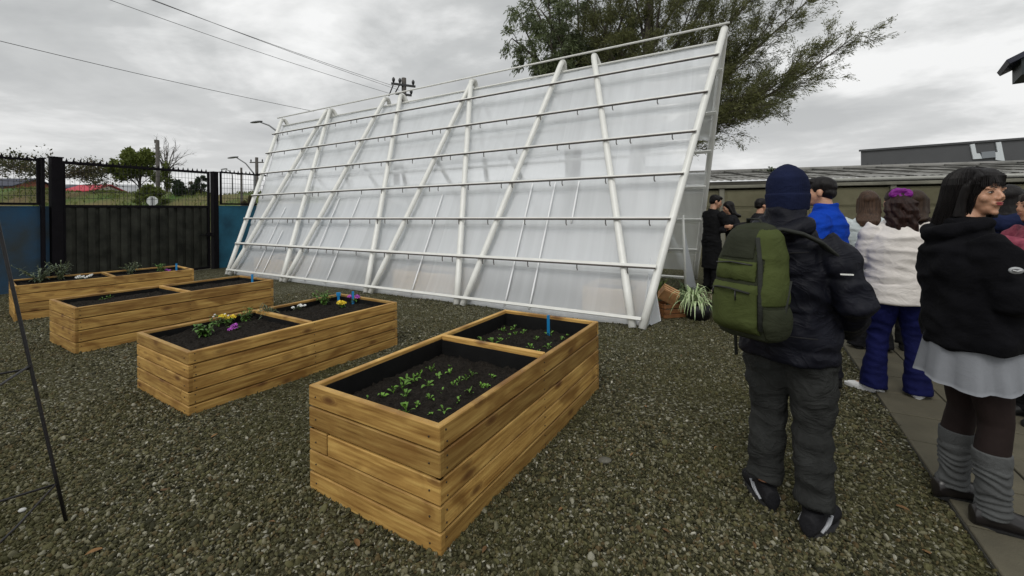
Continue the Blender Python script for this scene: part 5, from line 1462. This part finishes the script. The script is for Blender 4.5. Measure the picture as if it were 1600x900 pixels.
    if 'warmer' in legs:
        mw = legs['warmer']
        for s, kn, f in ((-1, kL, fL), (1, kR, fR)):
            m2 = MB(); m2.tube([kn.lerp(f, .30) - V(0, .012, 0), kn.lerp(f, .5) - V(0, .008, 0), kn.lerp(f, .8), f + V(0, .0, -.005)], [.070 * k, .066 * k, .058 * k, .064 * k], 20)
            def dw(co, no):
                z = co[:, 2]; return np.where(z < .30 * k, .0045 * np.sin(z * 175 + nz(co, 9) * 9) + .005 * nz(co, 14, 2), .001 * np.sin(z * 100))
            me = remesh(m2, .006, 1, dw); me.materials.append(mw); link('leg_warmer', me, root)
    # --- shoes
    for s, f, tt in ((-1, fL, P['tl']), (1, fR, P['tr'])):
        ta = Matrix.Rotation(-s * tt, 3, 'Z'); q = lambda *a: f + ta @ V(*a)
        m2 = MB()
        if shoe.get('kind') == 'slip':
            m2.loft([(q(0, y, z - .045), rx * k, rz_ * k, ta @ Matrix.Rotation(rad(90), 3, 'X')) for y, rx, rz_, z in ((-.06, .012, .012, .0), (-.055, .030, .030, .004), (0, .038, .034, .006), (.08, .044, .026, 0), (.14, .042, .020, -.004), (.175, .028, .014, -.006), (.182, .008, .006, -.008))], 18)
        else:
            m2.loft([(q(0, y, z - .045), rx * k, rz_ * k, ta @ Matrix.Rotation(rad(90), 3, 'X')) for y, rx, rz_, z in [(y_, x_, r_, r_ - .026) for y_, x_, r_ in ((-.080, .012, .02), (-.072, .038, .046), (-.02, .045, .060), (.03, .047, .056), (.09, .052, .044), (.15, .050, .040), (.19, .036, .030), (.205, .010, .014))]], 20)
            m2.tube([q(0, -.012, -.02), q(0, -.008, .035)], [.046 * k, .048 * k], 16)
        me = remesh(m2, .006, 2); me.materials.append(shoe['mat']); so = link('shoe', me, root)
        m2 = MB(); nn = 28; vs = []
        for zz in (-.074, -.052):
            for i in range(nn):
                a = 2 * math.pi * i / nn; yy = .062 + .140 * math.sin(a); wx = (.052 if yy > .05 else .044) * math.cos(a); vs.append(q(wx, yy, zz))
        m2.add(vs, [tuple(range(nn))[::-1], tuple(range(nn, 2 * nn))] + [(i, (i + 1) % nn, nn + (i + 1) % nn, nn + i) for i in range(nn)]); m2.obj('sole', shoe.get('sole', shoe['mat']), so)
        if 'stripe' in shoe:
            for sx in (-1, 1):
                for oy in (0, .028):
                    m2 = MB(); m2.tube([q(sx * .047, -.045 + oy, -.035), q(sx * .050, -.005 + oy, -.018), q(sx * .046, .03 + oy, .004)], [.007 * k] * 3, 6, flat=.6); m2.obj('stripe', shoe['stripe'], so)
    # --- upper garment
    tb = top.get('b', 1.0) * b; zb = top.get('zb', .84); th = top.get('arm', 1.0)
    m2 = MB()
    secs = [(zb, .175 * tb * top.get('hem', 1), .130 * tb * top.get('hem', 1), .0), ((zb + 1.06) / 2, .172 * tb, .130 * tb, .0), (1.06, .163 * tb, .125 * tb, 0), (1.20, .178 * tb, .138 * tb, 0), (1.32, P['sh'] * 1.02 * min(tb, 1.08), .128 * tb, -.01), (P['shz'] + .02, P['sh'] * .80, .100, -.015), (1.43, .10, .088, -.012), (1.455, .078, .075, -.012)]
    m2.loft([(tz(V(0, y, z)), rx * k, ry * k) for z, rx, ry, y in secs], 26)
    for s, sh, e, w in ((-1, shL, eL, wL), (1, shR, eR, wR)):
        m2.tube([sh + V(-s * .03, 0, .0), sh.lerp(e, .25), sh.lerp(e, .6), e, e.lerp(w, .3), e.lerp(w, .75), w + (e - w).normalized() * .01], [q * th * k for q in (.068, .074, .066, .062, .060, .050, top.get('cuff', .042))], 16)
    if top.get('collar'):
        m2.tube([tz(V(0, -.012, 1.42)), tz(V(0, -.008, 1.42 + top['collar']))], [.088 * k, .082 * k], 20)
    if top.get('hood'):
        hd = top['hood']
        m2.tube([tz(V(-.09, .03, 1.435)), tz(V(-.11, -.05, 1.425)), tz(V(-.06, -.13, 1.39)), tz(V(0, -.155, 1.37)), tz(V(.06, -.13, 1.39)), tz(V(.11, -.05, 1.425)), tz(V(.09, .03, 1.435))], [.035 * hd * k, .045 * hd * k, .055 * hd * k, .060 * hd * k, .055 * hd * k, .045 * hd * k, .035 * hd * k], 14)
    me = remesh(m2, max(.007, vox * .8), top.get('sm', 4), top.get('disp', folds(.006, 6, loc[1]))); me.materials.append(top['mat']); jk = link(top.get('name', 'jacket'), me, root)
    if 'under' in top:
        m2 = MB(); zu = top['under']
        m2.loft([(V(0, 0, zz), rx * k, ry * k) for zz, rx, ry in ((zu, .172 * tb, .128 * tb), (zu + .01, .176 * tb, .133 * tb), (.92, .172 * tb, .130 * tb), (.96, .15 * tb, .11 * tb))], 30)
        me = remesh(m2, .009, 1, folds(.005, 5, 9, (1, 1, 2))); me.materials.append(top['mat']); link('undershirt', me, root)
    # --- hair and headwear
    hk = hair['kind']; hmn = hair.get('mat', M_HBLACK)
    F = lambda *a: hc + HM @ V(*a)
    if hk == 'beanie':
        m2 = MB(); m2.loft([(F(0, -.012, z), rx * k, ry * k, HM) for z, rx, ry in ((-.085, .084, .100), (-.03, .091, .109), (.03, .092, .108), (.07, .084, .099), (.100, .066, .078), (.124, .038, .046), (.138, .010, .012))], 40)
        def db(co, no):
            a = np.arctan2(co[:, 1] - hc.y, co[:, 0] - hc.x); return .0008 * np.sin(a * 60) + .003 * nz(co, 12)
        me = remesh(m2, .005, 1, db); me.materials.append(hair['mat']); link('beanie', me, root)
        m2 = MB(); m2.loft([(F(0, -.012, z), rx * k, ry * k, HM) for z, rx, ry in ((-.090, .084, .100), (-.085, .090, .106), (-.012, .0955, .1135), (-.004, .090, .108))], 40)
        me = remesh(m2, .005, 1, db); me.materials.append(hair['mat']); link('beanie_brim', me, root)
        return root, dict(k=k, hc=hc, tz=tz)
    m2 = MB()
    E = lambda p, r: m2.ell(F(*p), [q * k for q in r], HM, 20, 14)
    if hk == 'short':
        E((0, -.018, .042), (.083, .098, .084)); E((0, -.05, -.005), (.076, .062, .06)); E((0, .045, .082), (.060, .050, .030))
    elif hk in ('long', 'bangs'):
        L_ = hair.get('len', .34); hw = hair.get('w', 1.0)
        E((0, -.022, .040), (.088 * hw, .104, .088))
        m2.loft([(F(0, y, z), rx * k * hw, ry * k, HM) for z, rx, ry, y in ((.105, .035, .045, -.02), (.085, .062, .070, -.022), (.04, .084, .088, -.028), (-.06, .092, .072, -.045), (-.13, .100, .068, -.060), (-.13 - L_ * .4, .108, .064, -.125), (-.10 - L_, .07, .034, -.155))], 22)
        for s in (-1, 1):
            m2.tube([F(s * .050, .045, .080), F(s * .080, .018, .03), F(s * .084, .002, -.04), F(s * .082, -.012, -.12)], [q * k for q in (.018, .022, .024, .028)], 10)
        if hk == 'bangs':
            for i in range(13):
                x = (i - 6) * .0095
                m2.tube([F(x * .5, -.005, .118), F(x * .8, .040, .103), F(x, .070, .076), F(x * 1.1, .083 - abs(x) * .35, .046)], [.010 * k, .012 * k, .009 * k, .003 * k], 8)
    elif hk == 'pony':
        E((0, -.020, .040), (.084, .100, .085))
        rr = random.Random(9)
        for i in range(26):
            a = rr.uniform(-1, 1); y = -.115 + rr.uniform(-.04, .03)
            pts = [F(a * .02, -.10, .05)]
            for j in range(1, 8):
                pts.append(F(a * .080 + .022 * math.sin(j * 1.9 + i), y - .016 * math.cos(j * 1.7 + i), .05 - .056 * j))
            m2.tube(pts, [.018 * k, .020 * k, .021 * k, .021 * k, .020 * k, .018 * k, .014 * k, .006 * k], 8)
    def dh(co, no): return (.004 if hk != 'short' else .007) * nz(co, 34, 3, (1, 1, .15 if hk != 'short' else .7)) + .004 * nz(co, 11, 1)
    me = remesh(m2, .006 if vox < .012 else .010, 1, dh); me.materials.append(hmn); ho = link('hair', me, root)
    if detail or hair.get('strands'):
        rr = random.Random(12); m3 = MB()
        for i in range(hair.get('strands', 260)):
            hw = hair.get('w', 1.0)
            if hk == 'bangs' and i % 4 == 0:
                x = rr.uniform(-.055, .055)
                m3.tube([F(x * .5, -.005, .126), F(x * .8, .043, .112), F(x, .078, .080), F(x * 1.1, .092 - abs(x) * .42, .048), F(x * 1.14 + rr.uniform(-.004, .004), .094 - abs(x) * .46, rr.uniform(.020, .036))], [.0016, .0018, .0016, .0012, .0004], 4)
            else:
                a = rr.uniform(rad(118), rad(422)); ca, sa = math.cos(a), math.sin(a)
                e = 1 + rr.uniform(.0, .05); pts = []
                for ph in (8, 28, 48, 68, 88):
                    q = rad(ph); pts.append(F(.090 * hw * e * ca * math.sin(q), -.022 + .106 * e * sa * math.sin(q), .038 + .090 * e * math.cos(q)))
                ll = hair.get('len', .34) * rr.uniform(.55, 1.0)
                sw = rr.uniform(-.012, .012)
                for j in range(1, 6):
                    t_ = j / 5; back = .120 * t_
                    pts.append(F((.090 * hw * e * (1 + .10 * math.sin(t_ * 2.6))) * ca + sw * t_, -.022 - back + .100 * e * sa * (1 - .40 * t_), .035 - (.12 + ll) * t_))
                m3.tube(pts, [.0014] + [.0018] * 7 + [.0014, .0004], 4)
        m3.obj('hair_strands', hmn, ho)
    if hair.get('tie'):
        m3 = MB(); rr = random.Random(2)
        for i in range(22):
            a = 2 * math.pi * i / 22; r1 = .042
            m3.ell(F(r1 * math.cos(a) * 1.3, -.095 + rr.uniform(-.008, .008), .075 + r1 * .55 * math.sin(a)), [(.020 + rr.uniform(-.004, .005)) * k] * 3, None, 8, 6)
        me = remesh(m3, .006, 1, folds(.004, 30)); me.materials.append(hair['tie']); link('scrunchie', me, root)
    return root, dict(k=k, hc=hc, tz=tz)

# the man in the woollen hat, seen from behind, with his backpack
M_PUFF = mat('dark_puffer', (.0045, .005, .010), .6, .25, 6, .3, 60, spec=.2, bdist=.004, wr=.35, wsc=5.0)
M_CORD = cloth('charcoal_trousers', (.027, .028, .027), .95, .3, .6, 160, wr=.45)
man, inf = person((1.335, 2.08, 0), rad(-53), 1.69, 'person in navy woollen hat and dark puffer jacket, seen from behind with green backpack',
    dict(mat=M_PUFF, disp=quilt(.17, .011, 1), zb=.79, b=1.16, arm=1.17, cuff=.055, collar=.085, hood=.72, hem=.98, name='puffer_jacket'),
    dict(kind='trousers', mat=M_CORD, w=1.0, zz=.05, disp=folds(.010, 6, 3, (1, 1, 1.6))),
    dict(mat=cloth('black_trainer', (.014, .014, .016), .6), sole=mat('dark_sole', (.03, .03, .032), .6, .2, 20), stripe=mat('grey_stripe', (.35, .36, .38), .5)),
    dict(kind='beanie', mat=cloth('navy_knit', (.010, .014, .040), .95, .2, .5, 300)), 'tan',
    dict(sh=.175, shz=1.345, el=(.25, -.03, 1.08), er=(.275, -.02, 1.08), wl=(.16, .19, .93), wr=(.19, .20, .93), st=.115, fl=(0, .02), fr=(0, -.02), tl=.85, tr=.1), .010, 1.08, yaw=.15)
M_OLIVE = cloth('olive_fabric', (.058, .072, .022), .8, .12, .3, 260); M_OLIVED = cloth('dark_olive_fabric', (.030, .034, .020), .85, .15, .3, 260); M_OLIVE2 = cloth('faded_olive_fabric', (.028, .031, .020), .85, .15, .3, 260); M_STRAP = cloth('charcoal_webbing', (.030, .032, .028), .8, .15, .3, 300)
def backpack():
    c = man.matrix_basis @ Vector((-.035, -.262, 1.185))
    root = empty('backpack', c, rad(-66), 'olive green backpack with dark zips on the back of the woollen hat wearer', 'backpack')
    root.scale = (.93, .93, .93)
    def rbox(name, c_, s_, m, bulge=.35, parent=None, vox=.007, dsp=None, bev=.03):
        mb = MB(); mb.box(c_, s_, None, bev * .8); mb.ell(Vector(c_) - Vector((0, s_[1] * .2, 0)), (s_[0] * .46, s_[1] * (.5 + bulge), s_[2] * .46), None, 20, 12)
        me = remesh(mb, vox, 5, dsp or folds(.007, 8, c_[2] + 2, (1, 1, 1))); me.materials.append(m); return link(name, me, parent or root)
    # tapered main sack
    mb = MB(); mb.loft([((0, y, z), rx, ry) for z, rx, ry, y in ((-.29, .11, .06, -.01), (-.275, .150, .095, -.02), (-.20, .165, .118, -.03), (-.05, .163, .115, -.028), (.10, .150, .100, -.015), (.20, .122, .080, .0), (.250, .088, .055, .01), (.268, .04, .025, .01))], 40, pw=.72)
    def dq(co, no): return .007 * nz(co, 8, 4) + .004 * nz(co, 20, 2)
    me = remesh(mb, .007, 5, dq); me.materials.append(M_OLIVED); body = link('main_sack', me, root)
    def panel(name, cond, base, bulge, m):
        """a fabric panel: the part of the sack's skin that cond picks, lifted and given an edge"""
        bm = bmesh.new(); bm.from_mesh(me); bm.normal_update()
        kill = [f for f in bm.faces if cond(f.calc_center_median()) <= 0]
        bmesh.ops.delete(bm, geom=kill, context='FACES')
        off = {}
        for v in bm.verts:
            off[v] = v.normal.copy()
        r = bmesh.ops.extrude_face_region(bm, geom=bm.faces[:])
        nv = [g for g in r['geom'] if isinstance(g, bmesh.types.BMVert)]
        bm.normal_update()
        for v in nv:
            c = cond(v.co); h = base + bulge * (1 - math.exp(-max(0, c) / .03)); v.co += v.normal * h
        bmesh.ops.smooth_vert(bm, verts=nv, factor=.5, use_axis_x=True, use_axis_y=True, use_axis_z=True)
        pm = bpy.data.meshes.new(name); bm.to_mesh(pm); bm.free(); pm.materials.append(m)
        pm.polygons.foreach_set('use_smooth', [True] * len(pm.polygons)); return link(name, pm, root)
    def rect(x0, x1, z0, z1, back=True):
        def f(c):
            d_ = min(c.x - x0, x1 - c.x, c.z - z0, z1 - c.z)
            return min(d_, -.03 - c.y) if back else d_
        return f
    panel('front_pocket', rect(-.135, .110, -.245, -.020), .004, .030, M_OLIVE)
    panel('small_pocket', rect(-.125, .095, -.002, .085), .004, .018, M_OLIVE)
    panel('upper_panel', rect(-.10, .075, .100, .235), .003, .006, M_OLIVE2)
    def sidec(c): return min(c.x - (.118 if c.z < .1 else .09 - (c.z - .1) * .3), c.z + .11, .235 - c.z, .085 - c.y)
    panel('side_panel', sidec, .003, .006, M_OLIVE)
    def pock(c): return min(c.x - .125, -.125 - c.z, c.z + .27, .08 - c.y)
    panel('side_pocket', pock, .004, .012, M_OLIVED)
    def strip(name, pts, r, m, flat=.5, n=8):
        mb = MB(); mb.tube(pts, r, n, flat=flat); mb.obj(name, m, root)
    mz = mat('zip', (.012, .012, .012), .4)
    strip('zip', [(-.130, -.128, -.055), (-.07, -.172, -.040), (.0, -.178, -.038), (.09, -.158, -.052)], .009, M_STRAP)
    strip('zip', [(-.118, -.112, .070), (-.02, -.136, .082), (.08, -.120, .074)], .007, mz)
    strip('zip', [(-.11, -.06, .175), (-.140, -.05, .05), (-.160, -.05, -.15)], .008, mz)
    strip('zip', [(.078, -.078, .20), (.110, -.108, .08), (.120, -.125, -.08), (.122, -.130, -.22)], .011, M_STRAP)
    strip('zip_pull', [(-.10, -.158, -.045), (-.105, -.165, -.085)], .005, mz)
    strip('zip_pull', [(.035, -.180, -.045), (.04, -.187, -.09)], .005, mz)
    strip('grab_handle', [(-.045, .02, .24), (-.03, .0, .285), (.03, .0, .285), (.045, .02, .24)], .010, M_STRAP)
    strip('side_strap', [(.155, .03, .0), (.165, -.03, -.14), (.15, -.05, -.25)], .011, M_STRAP)
    strip('loose_strap', [(-.11, .03, -.25), (-.125, .02, -.33), (-.12, .02, -.42)], .012, M_STRAP, .35)
    # shoulder straps over the jacket
    strip('shoulder_strap', [(.03, .02, .225), (.09, .075, .235), (.150, .13, .215), (.195, .19, .175), (.215, .26, .12), (.225, .31, .03)], .036, M_STRAP, .30, 10)
    strip('shoulder_strap', [(-.04, .02, .225), (-.055, .075, .245), (-.065, .14, .255), (-.075, .21, .235), (-.08, .28, .17), (-.09, .31, .08)], .036, M_STRAP, .30, 10)
backpack()
M_SEAMD = mat('jacket_seam', (.002, .002, .003), .8)
for (nm, par, pts) in (('seam', man, [(-.15, -.168, 1.30), (-.06, -.188, 1.295), (.06, -.188, 1.295), (.15, -.165, 1.305)]), ('seam', man, [(-.17, -.172, .93), (-.06, -.192, .925), (.08, -.190, .925), (.18, -.165, .93)])):
    mb = MB(); mb.tube(pts, .003, 6); mb.obj(nm, M_SEAMD, par)
mb = MB(); mb.box((.268, -.105, 1.215), (.046, .005, .006), rz3(.5)); mb.obj('sleeve_mark', M_WHT, man)

# the woman in the black fleece, turning her head
M_FLEECE = cloth('black_fleece', (.0055, .0055, .007), 1.0, .3, .6, 140)
M_TIGHT = cloth('sheer_black_tights', (.022, .015, .014), .7, .2, .1, 300, wr=0.0)
wf, winf = person((2.23, 2.08, 0), rad(-111), 1.675, 'person with long black hair in black fleece, pale skirt and grey leg warmers, looking back',
    dict(mat=M_FLEECE, disp=folds(.015, 6, 7, (1, 1, 1.3)), zb=.84, b=1.22, arm=1.18, sm=10, cuff=.055, collar=.0, hood=.70, hem=1.02, name='fleece_jacket'),
    dict(kind='skirt_tights', mat=M_TIGHT, disp=folds(.001, 6, 3), skirt=(.92, .665, cloth('pale_skirt_fabric', (.22, .23, .25), .8, .06, .2, 200, wr=.08)), warmer=cloth('grey_knit', (.085, .088, .088), .95, .2, .7, 160)),
    dict(mat=mat('black_leather', (.012, .010, .010), .3, .2, 9), sole=mat('black_sole', (.010, .010, .010), .6)),
    dict(kind='bangs', mat=M_HBLACK, len=.34, w=1.12, strands=520), 'fair',
    dict(shz=1.35, el=(.20, .02, 1.12), er=(.215, .03, 1.10), wl=(.02, .26, 1.07), wr=(-.06, .27, 1.03), st=.105, fl=(0, -.03), fr=(0, .02), tl=.1, tr=.1), .010, 1.06, yaw=rad(-66), detail=True, female=True)
mb = MB(); mb.loft([((0, 0, 0), .024, .015), ((0, 0, .006), .023, .014)], 24)
bd = mb.obj('sleeve_badge', mat('badge_grey', (.36, .37, .38), .6), wf)
bd.location = (.300, .0, 1.225); bd.rotation_euler = (0, rad(90), 0); bd.rotation_euler.rotate_axis('Z', rad(90))
mb = MB(); mb.loft([((-.002, 0, .006), .014, .007), ((-.002, 0, .0085), .013, .0065)], 20); mb.obj('badge_inset', mat('badge_dark', (.06, .06, .065), .6), bd)
mb = MB(); mb.tube([(-.014, .001, .009), (0, -.003, .0095), (.014, .002, .009)], .003, 6); mb.obj('badge_mark', mat('badge_mark', (.5, .5, .5), .6), bd)

# the woman in the white jumper
person((3.06, 3.38, 0), rad(-28), 1.64, 'person in white jumper with dark curly hair held by a purple scrunchie, seen from behind',
    dict(mat=cloth('white_knit', (.70, .66, .62), .9, .05, .3, 160), zb=.88, b=1.16, arm=1.12, cuff=.042, name='jumper', under=.77, disp=folds(.008, 5, 2, (1, 1, 2.5))),
    dict(kind='flared', mat=cloth('navy_denim', (.006, .008, .052), .8, .25, .3, 260)),
    dict(kind='slip', mat=mat('white_canvas', (.70, .70, .70), .6), sole=mat('white_rubber', (.66, .66, .66), .5)),
    dict(kind='pony', mat=hairmat('auburn_dark_hair', (.030, .013, .010)), tie=cloth('purple_satin', (.18, .02, .20), .4, .3)), 'tan',
    dict(el=(.235, .02, 1.12), er=(.235, .02, 1.12), wl=(.12, .22, 1.02), wr=(.12, .22, 1.02), st=.11, fl=(-.06, .02), tl=1.1, tr=.3), .010, 1.14, female=True)
# the man in the blue jacket
person((2.58, 3.52, 0), rad(40), 1.745, 'person with short black hair in a bright blue fleece jacket, looking left',
    dict(mat=cloth('bright_blue_fleece', (.005, .045, .36), .9, .12, .4, 140), zb=.80, b=1.10, arm=1.15, collar=.07, name='fleece_jacket', disp=folds(.008, 6, 4)),
    dict(kind='trousers', mat=cloth('dark_trousers', (.014, .014, .018))), dict(mat=cloth('dark_shoe', (.015, .015, .015))),
    dict(kind='short'), 'fair', dict(el=(.25, .0, 1.11), er=(.25, .0, 1.11), wl=(.16, .22, 1.0), wr=(.16, .2, 1.0)), .009, 1.0, yaw=rad(12))
# pale blue-grey jumper, behind the white one
person((3.72, 4.45, 0), rad(-42), 1.66, 'person with straight brown hair in pale grey blue jumper, partly hidden behind the white jumper',
    dict(mat=cloth('pale_blue_knit', (.50, .55, .56), .9, .05, .3, 160), zb=.86, b=1.08, arm=1.1, name='jumper'),
    dict(kind='flared', mat=cloth('black_trousers', (.010, .010, .012))), dict(mat=cloth('black_shoe', (.012, .012, .012))),
    dict(kind='long', mat=hairmat('light_brown_hair', (.075, .042, .026)), len=.16), 'tan', dict(el=(.24, .02, 1.12), er=(.24, .02, 1.12), wl=(.14, .2, 1.0), wr=(.14, .2, 1.0)), .012, female=True)
# the embracing group by the wall
M_BLK1 = cloth('black_coat', (.011, .011, .012), .9); M_BLK2 = cloth('black_cardigan', (.015, .015, .017), .95)
person((3.60, 7.72, 0), rad(-75), 1.74, 'person in long black coat embracing a friend beside the wall, left of the pair',
    dict(mat=M_BLK1, zb=.42, b=1.0, arm=1.05, hem=1.1, name='long_coat', collar=.03), dict(kind='trousers', mat=M_BLK1), dict(mat=M_BLK1),
    dict(kind='short', mat=M_HBLACK), 'fair', dict(el=(.23, .14, 1.16), er=(.24, .12, 1.14), wl=(.10, .36, 1.22), wr=(.12, .36, 1.12), lean=.12, curl=.3), .012, yaw=rad(-35), pitch=rad(-14))
person((3.98, 7.66, 0), rad(62), 1.62, 'person with dark hair in black cardigan hugged in the embrace, right of the pair',
    dict(mat=M_BLK2, zb=.70, b=1.02, arm=1.05, name='cardigan'), dict(kind='trousers', mat=M_BLK1, w=.95), dict(mat=M_BLK1),
    dict(kind='long', mat=M_HBLACK, len=.12), 'fair', dict(el=(.22, .14, 1.17), er=(.22, .14, 1.17), wl=(.12, .38, 1.20), wr=(.12, .36, 1.24), lean=.10, curl=.3), .012, female=True, yaw=rad(25), pitch=rad(-12))
person((4.10, 7.05, 0), rad(-95), 1.655, 'person in dark clothes with black hair looking right, between embracing pair and woollen hat',
    dict(mat=M_BLK2, zb=.80, b=1.0, arm=1.0, name='jacket'), dict(kind='trousers', mat=M_BLK1), dict(mat=M_BLK1),
    dict(kind='short', mat=M_HBLACK), 'fair', dict(er=(.25, -.28, 1.26), wr=(.12, -.50, 1.24)), .012, female=True)
# people further right
person((4.12, 4.35, 0), rad(-50), 1.655, 'person with dark brown hair between the purple scrunchie and the black fleece',
    dict(mat=cloth('dark_brown_jacket', (.020, .014, .012)), zb=.8, name='jacket', b=1.05), dict(kind='trousers', mat=M_BLK1), dict(mat=M_BLK1),
    dict(kind='long', mat=M_HBROWN, len=.1), 'fair', {}, .012, female=True)
person((4.22, 3.62, 0), rad(-60), 1.665, 'person with black hair in navy hooded top at the right edge behind the black fleece',
    dict(mat=cloth('navy_hoodie', (.010, .015, .045)), zb=.8, name='hooded_top', b=1.12, hood=1.25, arm=1.1), dict(kind='trousers', mat=M_BLK1), dict(mat=M_BLK1),
    dict(kind='long', mat=M_HBLACK, len=.06), 'fair', {}, .012)
person((3.62, 2.92, 0), rad(75), 1.60, 'person in patterned burgundy top and black quilted trousers, cut off by the right edge',
    dict(mat=mat('burgundy_print', (.13, .006, .030), .8, 0, 22, .3, 90, col2=(.30, .06, .09)), zb=.86, name='top', b=1.05, arm=1.15), dict(kind='trousers', mat=M_BLK1, w=1.2, disp=quilt(.10, .012, 3)), dict(mat=mat('black_boot', (.010, .010, .010), .5)),
    dict(kind='long', mat=M_HDARK, len=.2), 'tan', dict(el=(.26, .12, 1.24), wl=(.06, .30, 1.34), er=(.26, .10, 1.2), wr=(.1, .3, 1.3)), .011, female=True)
person((6.10, 5.05, 0), rad(80), 1.68, 'person with dark hair facing left, only face and scarf visible at the far right edge',
    dict(mat=cloth('grey_scarf_coat', (.12, .12, .12)), zb=.8, name='coat', collar=.06), dict(kind='trousers', mat=M_BLK1), dict(mat=M_BLK1),
    dict(kind='short', mat=M_HBLACK), 'fair', {}, .012)
